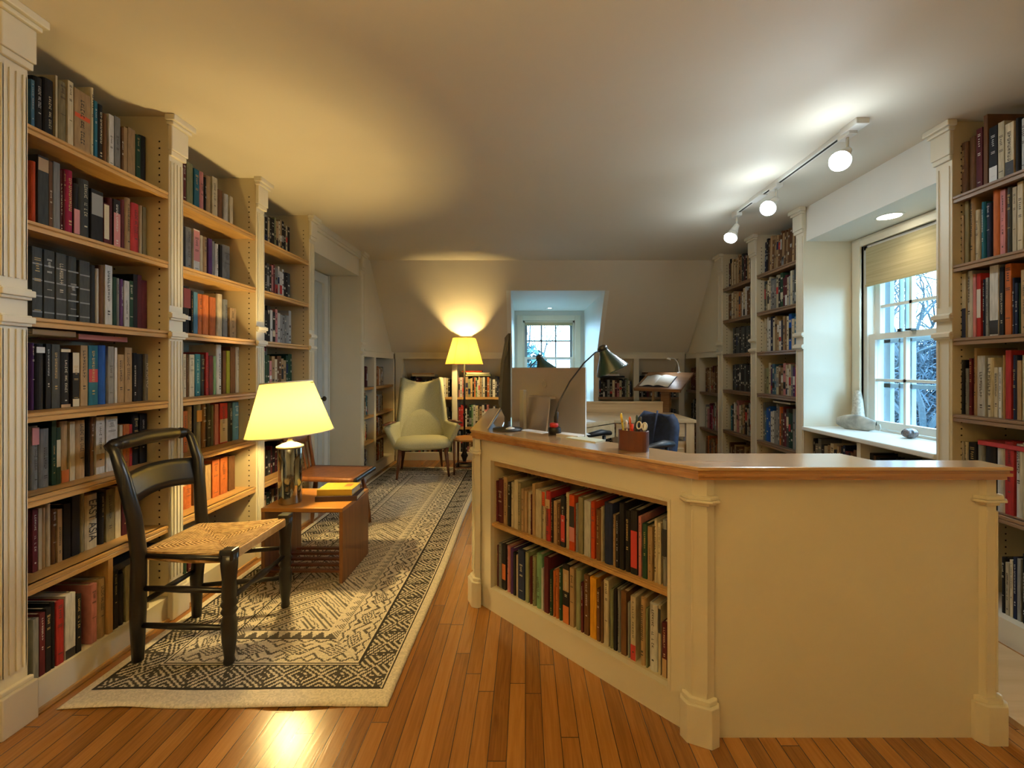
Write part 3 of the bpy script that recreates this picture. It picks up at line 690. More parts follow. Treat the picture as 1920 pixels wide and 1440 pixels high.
# ============================================================ TEAK SIDE TABLE, LAMP, BOOKS
t = thing('coffee_table', 'small teak table with slab sides and slatted lower rack under lamp', 'table', (-1.23, 2.55, 0))
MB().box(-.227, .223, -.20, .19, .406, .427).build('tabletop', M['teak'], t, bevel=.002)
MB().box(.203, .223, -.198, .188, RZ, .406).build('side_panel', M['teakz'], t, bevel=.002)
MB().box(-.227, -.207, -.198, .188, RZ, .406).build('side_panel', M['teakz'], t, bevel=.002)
for k in range(5): MB().box(-.207, .203, -.17 + k * .075, -.145 + k * .075, .058, .070).build('rack_slat', M['walnut'], t)
TL = (-1.356, 2.46, .4272)
t = thing('table_lamp', 'glowing table lamp with tilted linen shade and mirrored cylinder base', 'lamp', TL)
MB().lathe([(.060, 0), (.062, .004), (.062, .312), (.060, .315)], n=40).build('lamp_base', M['mirror'], t, smooth=True)
MB().lathe([(.062, .315), (.071, .318), (.071, .325), (.045, .338), (.02, .346), (.012, .356), (.012, .37)], n=32).build('lamp_cap', M['lid'], t, smooth=True)
MB().lathe([(.015, .37), (.015, .43), (.008, .44)], n=12).build('socket', M['lid'], t, smooth=True)
MB().lathe([(.003, .43), (.02, .45), (.029, .485), (.022, .515), (.003, .527)], n=16).build('light_bulb', M['warmbulb'], t, smooth=True)
sh = MB().lathe([(.228, .395), (.133, .695)], n=56, cap=False).build('lamp_shade', M['shade'], t, smooth=True)
MB().lathe([(.228, .395), (.230, .395), (.2295, .401), (.2275, .401)], n=56, cap=False).build('shade_trim', M['paper'], sh, smooth=True)
MB().lathe([(.1335, .689), (.1355, .689), (.1345, .696), (.1325, .696)], n=56, cap=False).build('shade_trim', M['paper'], sh, smooth=True)
sh.rotation_euler = (0, R(-4.5), 0); sh.location = (.035, 0, .0)
hp = MB()
for k in range(3):
    a = k * 2.094; hp.tube([(0, 0, .690), (.134 * math.cos(a), .134 * math.sin(a), .690)], .0018, 5)
hp.tube([(0, 0, .52), (0, 0, .70)], .003, 6); hp.build('shade_spider', M['iron'], t)
lamp('lamp_light', 'POINT', (0, 0, .50), P_TABLE, WARM, .035, parent=t)
# books on the table
def flatbook(name, label, loc, rz, w, d, h, col, group=None, title=True):
    b = thing(name, label, 'book', loc, rz, group)
    MB().box(-w / 2, w / 2, -d / 2, d / 2, 0, .003).box(-w / 2, w / 2, -d / 2, d / 2, h - .003, h).box(-w / 2, w / 2, -d / 2, -d / 2 + .003, 0, h).build('cover', M['plain'], b, bevel=.001).color = (*col, 1)
    MB().box(-w / 2 + .004, w / 2 - .004, -d / 2 + .003, d / 2 - .005, .003, h - .003).build('page_block', M['pages'], b)
    return b
flatbook('book', 'dark hardback lying at the bottom of the pile on teak table', (-1.105, 2.555, .4275), R(6), .235, .17, .028, (.03, .012, .018))
q = flatbook('book', 'mustard yellow hardback on top of the pile on teak table', (-1.115, 2.56, .456), R(3), .20, .155, .036, (.50, .33, .035))
MB().box(.03, .07, -.01, .05, .0362, .0366).build('cover_picture', M['plain'], q).color = (.55, .12, .04, 1)

# ============================================================ BROWN SPINDLE CHAIR behind the table
t = thing('side_chair', 'brown wooden spindle back chair behind the teak table facing the rug', 'chair', (-1.42, 3.12, 0), R(0)); t.scale = (1, .84, 1)
o = Vector((-1.36, 3.19, 0))
sv = []
def seat2(u, v):
    x = -.23 + .47 * u; y = (-.21 - .02 * u) + (.42 + .04 * u) * v
    return (x, y, .425 - .012 * math.sin(math.pi * u) * math.sin(math.pi * v) + .012 * (1 - u))
MB().grid(seat2, 12, 10).build('seat', M['brown'], t, smooth=True, solid=.03)
MB().box(.235, .262, -.23, .23, .405, .438).build('seat_front_edge', M['black'], t, bevel=.01)
for sx, sy in ((.17, -.17), (.17, .17), (-.17, -.16), (-.17, .16)):
    ex, ey = sx * 1.30, sy * 1.2; zz = RZ if -1.42 + ex > -1.64 else .001
    MB().tube([(ex, ey, zz), (ex * .97, ey * .98, .08), (sx * 1.12, sy * 1.08, .26), (sx, sy, .412)], [.011, .015, .019, .014], 10).build('leg', M['brown'], t, smooth=True)
for y in (-.18, .18): MB().tube([(-.205, y, .20), (.205, y, .20)], .008, 8).build('stretcher', M['brown'], t, smooth=True)
MB().tube([(0, -.18, .20), (0, .18, .20)], .008, 8).build('stretcher', M['brown'], t, smooth=True)
for y in (-.185, .185): MB().tube([(-.205, y, .44), (-.235, y * 1.05, .60), (-.258, y * 1.10, .77)], [.015, .014, .010], 10).build('back_post', M['brown'], t, smooth=True)
for k in range(5):
    y = -.12 + .06 * k; MB().tube([(-.205, y, .43), (-.247, y * 1.06, .645)], .0065, 8).build('spindle', M['brown'], t, smooth=True)
MB().grid(lambda u, v: (-.243 - .022 * v - .015 * math.sin(math.pi * u), -.19 + .38 * u, .64 + .075 * v), 10, 2).build('crest_rail', M['brown'], t, smooth=True, solid=.014)

# ============================================================ ARMCHAIR
t = thing('wing_armchair', 'pale green high backed armchair with dark wooden legs and arm tips', 'armchair', (-1.17, 4.86, 0), R(15))
def back(u, v):           # u across -1..1, v up 0..1
    s = u * 2 - 1
    hw = .30 - .03 * math.sin(math.pi * min(1, v * 1.1)) + .002 * v
    hw = .300 - .070 * v
    z = .36 + .68 * v + (.065 * abs(s) ** 2.0 - .020) * v ** 3
    y = .235 + .17 * v - .13 * abs(s) ** 2.4 * (1 - .25 * v)
    return (s * hw, y, z)
MB().grid(back, 20, 20).build('backrest', M['wool'], t, smooth=True, solid=.055)
def lumb(u, v):
    a = math.pi * u; r = v
    x = -math.cos(a) * .255 * r; zz = math.sin(a) * .335 * r
    vv = zz / .68; s_ = x / (.30 - .07 * vv)
    return (x, .235 + .17 * vv - .13 * abs(s_) ** 2.4 * (1 - .25 * vv) - .026 - .045 * (1 - r ** 3) ** .5, .37 + zz)
MB().grid(lumb, 24, 10).build('lumbar_cushion', M['wool'], t, smooth=True)
def seatc(u, v):
    a = 2 * math.pi * u; r = v; c_, s_ = math.cos(a), math.sin(a)
    sx = math.copysign(abs(c_) ** .55, c_); sy = math.copysign(abs(s_) ** .6, s_)
    w = .315 - .03 * max(0, sy)
    return (sx * w * r, -.03 + sy * .275 * r, 0)
def pillow(fn, z0, z1, n=36, rings=((0, 1), (.5, 1), (.85, .93), (.97, .68), (1, .42), (.98, .15), (.9, 0), (0, 0))):
    m = MB(); vs = []; fs = []
    for r, h in rings:
        for k in range(n):
            x, y, _ = fn(k / n, max(r, .001)); vs.append((x, y, z0 + (z1 - z0) * h))
    for j in range(len(rings) - 1):
        for k in range(n): fs.append((j * n + k, j * n + (k + 1) % n, (j + 1) * n + (k + 1) % n, (j + 1) * n + k))
    return m.add(vs, fs)
pillow(seatc, .315, .415).build('seat_cushion', M['wool'], t, smooth=True)
for sg in (-1, 1):
    def arm(u, v, sg=sg):
        y = .20 - .38 * u; x = .255 + .075 * math.sin(u * 1.5) * v + .02 * u + .045 * v * u
        z = .34 + (.24 - .02 * u) * v
        return (sg * x, y, z - .03 * u * (1 - v))
    MB().grid(arm, 12, 8).build('arm_panel', M['wool'], t, smooth=True, solid=.045)
    MB().tube([(sg * .30, -.06, .600), (sg * .345, -.16, .604), (sg * .405, -.27, .596)], [.018, .030, .020], 10, flat=.55).build('arm_tip', M['walnut'], t, smooth=True)
for x, y, ex, ey in ((-.24, -.22, -.275, -.265), (.24, -.22, .275, -.265), (-.2, .16, -.235, .255), (.2, .16, .235, .255)):
    MB().tube([(ex, ey, RZ), (x, y, .33)], [.012, .024], 12).build('leg', M['walnut'], t, smooth=True)

# ============================================================ SMALL SIDE TABLE + FLOOR LAMP
t = thing('side_table', 'small brown side table between armchair and desk counter', 'table', (-.65, 4.88, 0))
def ngon(r, n=8, a0=R(22.5)): return [(r * math.cos(a0 + 2 * math.pi * k / n), r * math.sin(a0 + 2 * math.pi * k / n)) for k in range(n)]
MB().prism(ngon(.20), .385, .405).build('tabletop', M['teak'], t, bevel=.003)
for x, y in ((-.14, -.14), (.14, -.14), (-.14, .14), (.14, .14)): MB().tube([(x, y, RZ), (x, y, .386)], [.010, .014], 8).build('leg', M['walnut'], t, smooth=True)
m = MB()
for a, b in (((-.14, -.14), (.14, -.14)), ((.14, -.14), (.14, .14)), ((.14, .14), (-.14, .14)), ((-.14, .14), (-.14, -.14))): m.tube([(a[0], a[1], .09), (b[0], b[1], .09)], .008, 6)
m.build('stretcher', M['walnut'], t)
t = thing('floor_lamp', 'black iron floor lamp with glowing yellow parchment shade beside armchair', 'lamp', (-.745, 5.22, RZ))
MB().lathe([(.13, 0), (.13, .012), (.05, .025), (.02, .05), (.03, .09), (.045, .12), (.03, .15), (.016, .20), (.014, .3)], n=28).build('lamp_base', M['iron'], t, smooth=True)
MB().tube([(0, 0, .29), (0, 0, 1.27)], .012, 12).lathe([(.012, .60), (.022, .62), (.012, .64)], n=12).build('pole', M['iron'], t, smooth=True)
MB().lathe([(.003, 1.28), (.02, 1.30), (.03, 1.345), (.02, 1.38), (.003, 1.39)], n=16).build('light_bulb', M['warmbulb'], t, smooth=True)
sh = MB().lathe([(.237, 1.235), (.142, 1.555)], n=8, cap=False, M=XF(rz=R(22.5))).build('lamp_shade', M['shade2'], t)
m = MB()
for r, z in ((.238, 1.236), (.143, 1.555)):
    pts = [(r * math.cos(R(22.5) + k * math.pi / 4), r * math.sin(R(22.5) + k * math.pi / 4), z) for k in range(9)]; m.tube(pts, .0022, 5)
for k in range(8):
    a = R(22.5) + k * math.pi / 4; m.tube([(.238 * math.cos(a), .238 * math.sin(a), 1.236), (.143 * math.cos(a), .143 * math.sin(a), 1.555)], .0016, 5)
m.build('shade_trim', M['brown'], sh)
m = MB().tube([(0, 0, 1.27), (0, 0, 1.53)], .003, 6)
for k in range(3): a = k * 2.094; m.tube([(0, 0, 1.52), (.138 * math.cos(a), .138 * math.sin(a), 1.52)], .002, 5)
m.build('shade_spider', M['iron'], t)
lamp('lamp_light', 'POINT', (0, 0, 1.36), P_FLOOR, WARM, .035, parent=t)

# ============================================================ ON THE COUNTER AND DESK
# monitor with aluminium back, parallel to the diagonal front
mc = Vector((.121, 2.475)); t = thing('computer', 'large aluminium all in one computer seen from behind on desk', 'computer', (mc.x, mc.y, .7402), R(-45))
# local: -y towards the camera-left side (back of the machine), x along the diagonal (right = nearer)
def bk(u, v):
    x = -.285 + .57 * u; z = .09 + .372 * v
    return (x, -.012 * math.sin(math.pi * u) ** .6 * math.sin(math.pi * min(1, max(0, v))) ** .5 - .004, z)
MB().grid(bk, 24, 12).build('back_shell', M['alu'], t, smooth=True)
MB().box(-.285, .285, -.004, .004, .09, .462).build('edge_frame', M['offwhite'], t, bevel=.001)
MB().box(-.283, .283, .004, .008, .092, .46).build('screen', M['plastic'], t)
MB().extr([(-.060, .30), (-.052, .30), (-.100, .012), (-.085, .0), (-.110, .0), (-.116, .012)], -.085, .085, 'x').box(-.085, .085, -.062, -.014, .285, .300).build('stand_neck', M['alu'], t, bevel=.002)
MB().box(-.085, .085, -.115, .09, 0, .006).build('stand_foot', M['alu2'], t, bevel=.002)
MB().box(-.095, -.060, -.125, -.100, .002, .335).build('stand_strip', M['alu2'], t, bevel=.004)  # pale upright strip along one side of the stand
lg = []
for k in range(28):
    a = 2 * math.pi * k / 28; r = .020 * (1 - .10 * math.exp(-((a - 1.57) * 3) ** 2) - .08 * math.exp(-((a - 4.71) * 3) ** 2))
    if abs((a + .2) % 6.283 - .2) < .45: r *= .90
    lg.append((r * math.cos(a) * .92, r * math.sin(a)))
LX = XF((0, -.0172, .365), rx=R(90))
MB().prism(lg, 0, .0008, LX).prism([(.000, .022), (.006, .022), (.010, .030), (.004, .029)], 0, .0008, LX).build('logo', M['rose'], t)
m = MB()
for k in range(5): m.box(-.10 + k * .018, -.089 + k * .018, -.0168, -.014, .13, .136)
m.build('ports', M['dark'], t)
MB().tube([(.0, -.02, .20), (-.02, -.05, .19), (-.03, -.06, .15), (-.01, -.04, .12)], .0025, 6).build('power_cord', M['plastic'], t)
# black monitor seen edge on
t = thing('monitor', 'black monitor seen edge on beside the aluminium computer', 'monitor', (-.076, 2.02, .8882), R(96))
MB().grid(lambda u, v: (-.01 + .30 * u, .0 - .0, .075 + (.40) * v), 1, 1).build('screen', M['plastic'], t, solid=.012)
MB().extr([(.012, .06), (-.006, .06), (-.006, .46), (.004, .46), (.026, .34), (.040, .12)], -.01, .30, 'x').build('housing', M['plastic'], t, bevel=.004)
MB().lathe([(.075, 0), (.075, .008), (.018, .016), (.016, .07)], (.13, 0.0, 0), 24).build('stand', M['plastic'], t, smooth=True)
# tablet leaning behind it
t = thing('tablet', 'silver edged tablet leaning beside the black monitor', 'tablet', (-.190, 2.30, .8885), R(88))
MB().box(-.12, .12, -.004, .004, 0, .16, XF(rx=R(32))).build('frame', M['offwhite'], t, bevel=.003)
MB().box(-.11, .11, .0042, .0052, .008, .152, XF(rx=R(32))).build('screen', M['plastic'], t)
MB().box(-.04, .04, -.004, .004, 0, .10, XF((0, -.105, .0), rx=R(-20))).build('prop_stand', M['plastic'], t)
t = thing('computer_mouse', 'small white mouse beside the black monitor foot', 'mouse', (-.075, 2.115, .888), R(40))
MB().lathe([(.030, 0), (.031, .006), (.024, .015), (.008, .020), (.001, .0205)], n=20, M=Matrix.Diagonal((1, .62, 1, 1))).build('mouse_body', M['offwhite'], t, smooth=True)
# task lamps
def task_lamp(label, loc, rz, sc, arm, head, tilt, light=None):
    t = thing('desk_lamp', label, 'lamp', loc, rz); t.scale = (sc,) * 3
    MB().lathe([(.030, 0), (.030, .030), (.022, .036), (.010, .045)], n=20).build('clamp_base', M['iron'], t, smooth=True)
    MB().tube(arm, .0038, 8).build('arm', M['black'], t, smooth=True)
    X = XF(head, 0, 0, tilt)
    s = MB().lathe([(.020, .0), (.024, -.012), (.030, -.03), (.085, -.115), (.086, -.120)], n=28, cap=False, M=X).build('lamp_shade', M['green'], t, smooth=True, solid=.003)
    MB().lathe([(.012, .022), (.024, .014), (.026, -.004), (.020, -.012)], n=18, M=X).build('pivot_cap', M['black'], t, smooth=True)
    MB().lathe([(.003, -.03), (.02, -.045), (.026, -.07), (.018, -.09), (.002, -.097)], n=14, M=X).build('bulb', M['offwhite'], t, smooth=True)
    return t
hd = Vector((.262, .19, .408))
arm = [(0, .0, .04), (.0, .0, .08), (.02, .012, .15), (.075, .05, .245), (.15, .10, .335), (.215, .15, .390), tuple(hd)]
t = LMP = task_lamp('black curved arm desk lamp with dark green cone shade beside the computer', (.138, 2.005, .8882), 0, 1, arm, tuple(hd), R(-24))
MB().tube([(.006, .0, .05), (.010, .0, .105)], .009, 10).build('grip', M['plastic'], t, smooth=True)
MB().lathe([(.018, .036), (.021, .042), (.021, .052), (.014, .056)], n=18, M=XF((-.004, -.012, 0))).build('knob', M['redp'], t, smooth=True)
task_lamp('second dark cone desk lamp half hidden beyond the computer top', (-.045, 3.18, .7402), 0, 1, [(0, 0, .04), (0, 0, .2), (.03, 0, .36), (.09, 0, .48), (.150, 0, .535)], (.150, 0, .535), R(-24))
_X = XF(tuple(hd), 0, 0, R(-24)); _p = _X @ Vector((0, 0, -.10)); _d = (_X.to_3x3() @ Vector((0, 0, -1))).to_track_quat('-Z', 'Y').to_euler()
lamp('lamp_light', 'SPOT', _p, 9, COOL, .02, _d, LMP, spot=120, blend=.7)
# pen box
t = thing('pen_holder', 'oval reddish brown wooden pen holder on the counter', 'pen holder', (.412, 1.625, .8882), R(-40))
def ov(r, n=28): return [(.058 * r * math.copysign(abs(math.cos(a)) ** .75, math.cos(a)), .036 * r * math.copysign(abs(math.sin(a)) ** .75, math.sin(a))) for a in [2 * math.pi * k / n for k in range(n)]]
o1, o2 = ov(1), ov(.90); n = len(o1)
m = MB(); vs = [(x, y, 0) for x, y in o1] + [(x, y, .076) for x, y in o1] + [(x, y, .076) for x, y in o2] + [(x, y, .006) for x, y in o2]
m.add(vs, [(j * n + k, j * n + (k + 1) % n, (j + 1) * n + (k + 1) % n, (j + 1) * n + k) for j in range(3) for k in range(n)] + [tuple(range(n - 1, -1, -1)), tuple(3 * n + k for k in range(n))])
m.build('holder_body', M['brownlea'], t, smooth=False, bevel=.001)
PX = XF((.412, 1.625, .8882), R(-40))
pens = [(-.034, .004, .130, (.55, .42, .05), 'yellow pencil leaning at the end of the pen holder'), (-.020, -.008, .105, (.70, .68, .6), 'white capped pen in the pen holder beside the yellow pencil'),
        (-.010, .006, .118, (.65, .12, .02), 'orange marker in the middle of the pen holder'), (-.002, -.010, .092, (.50, .03, .02), 'short red marker at the front of the pen holder'),
        (.008, .008, .126, (.01, .03, .02), 'dark green pen, tallest at centre of the pen holder'), (.018, -.004, .122, (.01, .01, .01), 'black pen standing between the dark green and grey pens'),
        (.034, .006, .100, (.62, .62, .58), 'pale grey pen leaning beside the scissors in the pen holder')]
for i, (x, y, h, c, lb) in enumerate(pens):
    w = PX @ Vector((x, y, .0075)); tx = (i - 3) * 2.5
    p = thing('pen', lb, 'pen', w, R(-40), 'pens in the wooden holder'); p.rotation_euler = (R(3 if y > 0 else -3), R(tx), R(-40))
    MB().lathe([(.0035, 0), (.0042, .004), (.0042, h - .012), (.002, h)], n=10).build('barrel', M['plain'], p, smooth=True).color = (*c, 1)
    MB().lathe([(.0048, h - .035), (.0048, h - .008), (.003, h)], n=10).build('cap', M['plain'], p, smooth=True).color = (*[min(1, v * 1.6 + .03) for v in c], 1)
w = PX @ Vector((.026, -.010, .0075)); p = thing('scissors', 'steel scissors standing handles up in the pen holder', 'scissors', w, R(-40)); p.rotation_euler = (R(-4), R(6), R(-40))
MB().box(-.004, .004, -.001, .001, 0, .07).build('blades', M['chrome'], p)
m = MB()
for sx in (-.011, .011): m.tube([(sx + .009 * math.cos(a), 0, .088 + .014 * math.sin(a)) for a in [k * 2 * math.pi / 12 for k in range(13)]], .0028, 6)
m.build('handles', M['offwhite'], p)
# papers, notebook
def sheet(name, label, cat, x, y, z, rz, w, d, h, col, group=None):
    o = MB().box(-w / 2, w / 2, -d / 2, d / 2, 0, h).build(name, M['plain'], None, loc=(x, y, z), rz=R(rz)); o.color = (*col, 1); return tag(o, label, cat, group)
sheet('magazine', 'pale magazine lying on the counter between desk lamp and pen holder', 'magazine', .262, 1.862, .8882, -45, .16, .075, .004, (.60, .62, .48))
sheet('notebook', 'white notebook lying on the counter behind the lamp base', 'notebook', .205, 1.965, .8882, -38, .12, .06, .008, (.74, .74, .70))
sheet('paper_sheet', 'white sheet of paper on desk under the pale aluminium stand', 'paper', .10, 2.22, .7402, -48, .28, .20, .002, (.78, .78, .76))
sheet('paper_sheet', 'white sheet of paper on counter between monitor foot and lamp base', 'paper', .045, 2.10, .8882, -45, .15, .06, .0015, (.78, .78, .76))
sheet('paper_sheet', 'white paper on the desk behind the computer', 'paper', .32, 3.05, .7402, 10, .21, .29, .002, (.78, .78, .76))
sheet('paper_sheet', 'white paper on the corner of the rear desk beside blue chair', 'paper', .42, 3.62, .7502, 20, .29, .21, .002, (.78, .78, .76))
sheet('keyboard', 'thin white keyboard on desk in front of the computer screen', 'keyboard', .30, 2.62, .7402, -45, .26, .10, .008, (.76, .76, .75))

# ============================================================ OFFICE CHAIR
t = thing('office_chair', 'navy blue upholstered swivel chair with black arms behind the counter', 'office chair', (.72, 2.86, 0), R(-56))
def ob(u, v):
    s = u * 2 - 1; hw = .185 * (1 - .10 * v) * (1 if v < .8 else math.sqrt(max(.0, 1 - ((v - .8) / .2) ** 2 * .55)))
    return (s * hw, .20 + .09 * v - .05 * s * s, .48 + .395 * v)
MB().grid(ob, 18, 16).build('backrest', M['navy'], t, smooth=True, solid=.06)
MB().tube([(0, .215 - .035, .51), (0, .235 - .034, .70), (0, .287 - .034, .90)], .006, 8).build('backrest_seam', M['navy'], t, smooth=True)
pillow(lambda u, v: (math.copysign(abs(math.cos(6.283 * u)) ** .6, math.cos(6.283 * u)) * .235 * v, -.03 + math.copysign(abs(math.sin(6.283 * u)) ** .6, math.sin(6.283 * u)) * .23 * v, 0), .40, .48).build('seat_cushion', M['navy'], t, smooth=True)
for sg in (-1, 1):
    MB().tube([(sg * .27, .06, .725), (sg * .275, -.02, .735), (sg * .27, -.17, .725)], [.024, .032, .022], 12, flat=.7).build('armrest', M['plastic'], t, smooth=True)
    MB().tube([(sg * .22, 0, .41), (sg * .27, .0, .45), (sg * .27, 0, .71)], .014, 8).build('arm_post', M['plastic'], t, smooth=True)
MB().lathe([(.03, .07), (.03, .25), (.05, .37), (.10, .40)], n=20).build('gas_column', M['plastic'], t, smooth=True)
for k in range(5):
    a = k * R(72); lg_ = MB().tube([(0, 0, .10), (.25 * math.cos(a), .25 * math.sin(a), .065)], [.022, .014], 8).build('base_leg', M['plastic'], t, smooth=True)
    MB().lathe([(.024, -.012), (.024, .012)], n=16, M=XF((.25 * math.cos(a), .25 * math.sin(a), .026), a, R(90))).build('caster', M['plastic'], lg_, smooth=True)

# ============================================================ LECTERN WITH OPEN BOOK
t = thing('lectern', 'wooden reading lectern with slanted top beyond the navy chair', 'lectern', (1.52, 4.62, 0), R(-43))
TX = XF((0, -.04, 1.05), 0, R(27))
MB().box(-.26, .26, -.19, .19, 0, .020, TX).build('slanted_top', M['lectern'], t, bevel=.004)
MB().box(-.26, .26, -.205, -.19, -.006, .030, TX).build('book_ledge', M['lectern'], t, bevel=.003)
MB().box(-.05, .05, -.02, .02, .04, 1.03).build('post', M['lectern'], t, bevel=.004)
MB().box(-.155, -.135, -.012, .012, .04, 1.01).build('side_strut', M['desk'], t)
MB().box(-.20, .20, -.17, .17, 0, .04).build('foot', M['lectern'], t, bevel=.006)
BX = XF((1.52, 4.62, 0), R(-43)) @ TX
ob_ = thing('open_book', 'open book with white pages lying on the slanted lectern', 'book', BX @ Vector((-.055, -.03, .0206))); ob_.rotation_euler = BX.to_euler()
def pg(sg):
    def f(u, v): return (sg * .165 * u, -.115 + .23 * v, .004 + .020 * math.sin(math.pi * min(1, u * 1.15 + .08)) * (1 - .35 * u))
    return f
for sg in (-1, 1): MB().grid(pg(sg), 14, 2).build('page_block', M['paper'], ob_, smooth=True, solid=.003)
MB().box(-.172, .172, -.122, .122, 0, .0022).build('cover', M['navy'], ob_)
t2 = thing('reading_light', 'small white gooseneck reading light clipped to the lectern', 'lamp', BX @ Vector((.10, .185, .02)), R(-8))
MB().tube([(0, 0, .0), (0, .01, .05), (-.015, .01, .11), (-.05, -.005, .15), (-.095, -.02, .155)], .005, 8).build('gooseneck', M['offwhite'], t2, smooth=True)
MB().box(-.018, .018, -.014, .022, -.024, .004).build('clip', M['offwhite'], t2, bevel=.003)
MB().lathe([(.004, 0), (.018, -.008), (.024, -.02), (.024, -.024)], n=18, M=XF((-.105, -.022, .160), ry=R(25))).build('lamp_head', M['offwhite'], t2, smooth=True)
lamp('reading_light_beam', 'SPOT', (-.11, -.03, .13), 1.3, COOL, .01, (R(0), R(-10), 0), t2, spot=110, blend=.6)

# ============================================================ TRACK LIGHT
t = thing('track_light', 'white ceiling track carrying three cool white spotlights', 'track light', (1.615, 2.05, HC))
MB().box(-.018, .018, 0, 1.26, -.022, 0).build('track_rail', M['offwhite'], t, bevel=.002)
MB().box(-.006, .006, .02, 1.24, -.0235, -.0215).build('track_slot', M['dark'], t)
MB().box(-.032, .032, -.01, .10, -.030, 0).build('end_feed', M['offwhite'], t, bevel=.003)
MB().box(-.026, .026, .84, .98, -.028, 0).build('coupler', M['offwhite'], t, bevel=.003)
for (ty, dx, dy, dz) in ((.09, -.078, -.055, -.190), (.70, -.080, -.05, -.190), (1.21, -.062, -.03, -.215)):
    h = MB().box(-.022, .022, ty - .04, ty + .04, -.046, -.022).build('adapter', M['offwhite'], t, bevel=.003)
    top = Vector((0, ty, -.046)); end = Vector((dx, ty + dy, dz)); ax = (end - (top + Vector((0, 0, -.07)))).normalized()
    k0 = top + Vector((0, 0, -.065))
    MB().tube([top, k0], .007, 8).build('stem', M['offwhite'], h, smooth=True)
    e1 = k0.lerp(end, .0)
    MB().tube([k0 - ax * .012, k0, k0 + ax * .03, k0 + ax * .075], [.010, .020, .024, .034], 16).build('lamp_head', M['offwhite'], h, smooth=True)
    bb = end
    MB().tube([k0 + ax * .07, bb - ax * .012, bb], [.030, .047, .047], 20).build('bulb_body', M['offwhite'], h, smooth=True)
    MB().tube([bb - ax * .002, bb + ax * .012, bb + ax * .022, bb + ax * .026], [.0475, .043, .028, .008], 24).build('bulb_lens', M['bulb'], h, smooth=True)
    rot = ax.to_track_quat('-Z', 'Y').to_euler()
    l = lamp('spot_beam', 'SPOT', bb + ax * .03, P_TRACK * 2.2, COOL, .04, rot, t, spot=140, blend=.8)
    l = lamp('bulb_spill', 'POINT', bb + ax * .045, P_TRACK * .19, COOL, .05, parent=t)
# recessed downlights
def downlight(label, x, y, z, r, p):
    t = thing('recessed_downlight', label, 'ceiling light', (x, y, z))
    MB().lathe([(r + .014, 0), (r + .012, -.005), (r, -.004), (r, 0)], n=28, cap=False).build('trim_ring', M['offwhite'], t, smooth=True)
    MB().lathe([(.001, -.0035), (r, -.0025)], n=28, cap=False).build('lens', M['down'], t)
    lamp('down_beam', 'SPOT', (0, 0, -.02), p, SOFT, .05, parent=t, spot=140, blend=.9)
downlight('round recessed light in the soffit above the straw blind', 2.27, 2.66, 2.147, .062, P_DOWN)
downlight('small recessed light in the dormer ceiling above its window', .37, 6.45, DZ, .05, P_DOWN * .8)

# ============================================================ SILL ORNAMENTS
t = thing('stone_fish', 'flat carved stone fish shaped ornament on the window sill', 'ornament', (2.33, 3.00, .7652), R(-62))
def fish(u, v):
    a = 2 * math.pi * v; s = u; prof = .060 * math.sin(math.pi * min(1, s * .80 + .10)) ** .8 + .004
    x = -.125 + .24 * s; z = .050 + math.sin(a) * prof * .92 - .006 * s
    return (x, math.cos(a) * prof * .45, max(z, 0))
MB().grid(fish, 22, 20).build('fish_body', M['stone'], t, smooth=True)
MB().prism([(.100, .035), (.135, .056), (.142, .032), (.135, .010), (.100, .022)], -.006, .006, XF(rx=R(90))).build('tail_fin', M['stone'], t, bevel=.002)
t = tag(MB().lathe([(.044, 0), (.046, .01), (.040, .09), (.030, .20), (.020, .262), (.014, .272), (.006, .262)], n=28).build('cone_vase', M['ceramic'], None, smooth=True, loc=(2.405, 3.085, .7652)), 'tall pale speckled cone shaped vase behind the stone fish', 'vase')
t = thing('seashell', 'dark glossy ribbed shell on the window sill', 'shell', (2.38, 2.64, .7652), R(20))
def shl(u, v):
    a = 2 * math.pi * u; b = math.pi * v; r = 1 + .07 * math.sin(9 * a)
    return (.052 * math.sin(b) * math.cos(a) * r, .036 * math.sin(b) * math.sin(a) * r, .031 + .030 * math.cos(b))
MB().grid(shl, 54, 14).build('shell_body', M['shell'], t, smooth=True)
MB().lathe([(.016, 0), (.012, .012), (.002, .016)], n=14, M=XF((-.034, 0, .044), ry=R(-40))).build('shell_spire', M['shell'], t, smooth=True)

# ============================================================ BEHIND THE CAMERA: unseen uplighter, added to warm the ceiling
t = thing('floor_lamp', 'unseen bowl topped uplighter behind the camera, added to warm the ceiling', 'lamp', (-.55, -.55, 0))
MB().lathe([(.14, 0), (.14, .02), (.02, .035), (.014, .06), (.014, 1.70)], n=28).build('stand', M['iron'], t, smooth=True)
MB().lathe([(.02, 1.70), (.10, 1.73), (.16, 1.79), (.165, 1.80)], n=32, cap=False).build('bowl', M['offwhite'], t, smooth=True, solid=.003)
MB().lathe([(.003, 1.72), (.03, 1.75), (.003, 1.785)], n=16).build('light_bulb', M['warmbulb'], t, smooth=True)
lamp('ceiling_fill', 'SPOT', (0, 0, 1.80), P_FILL, (1, .72, .30), .10, (R(180), 0, 0), t, spot=165, blend=.5)  # added warm fill, thrown upward to spare the counter face
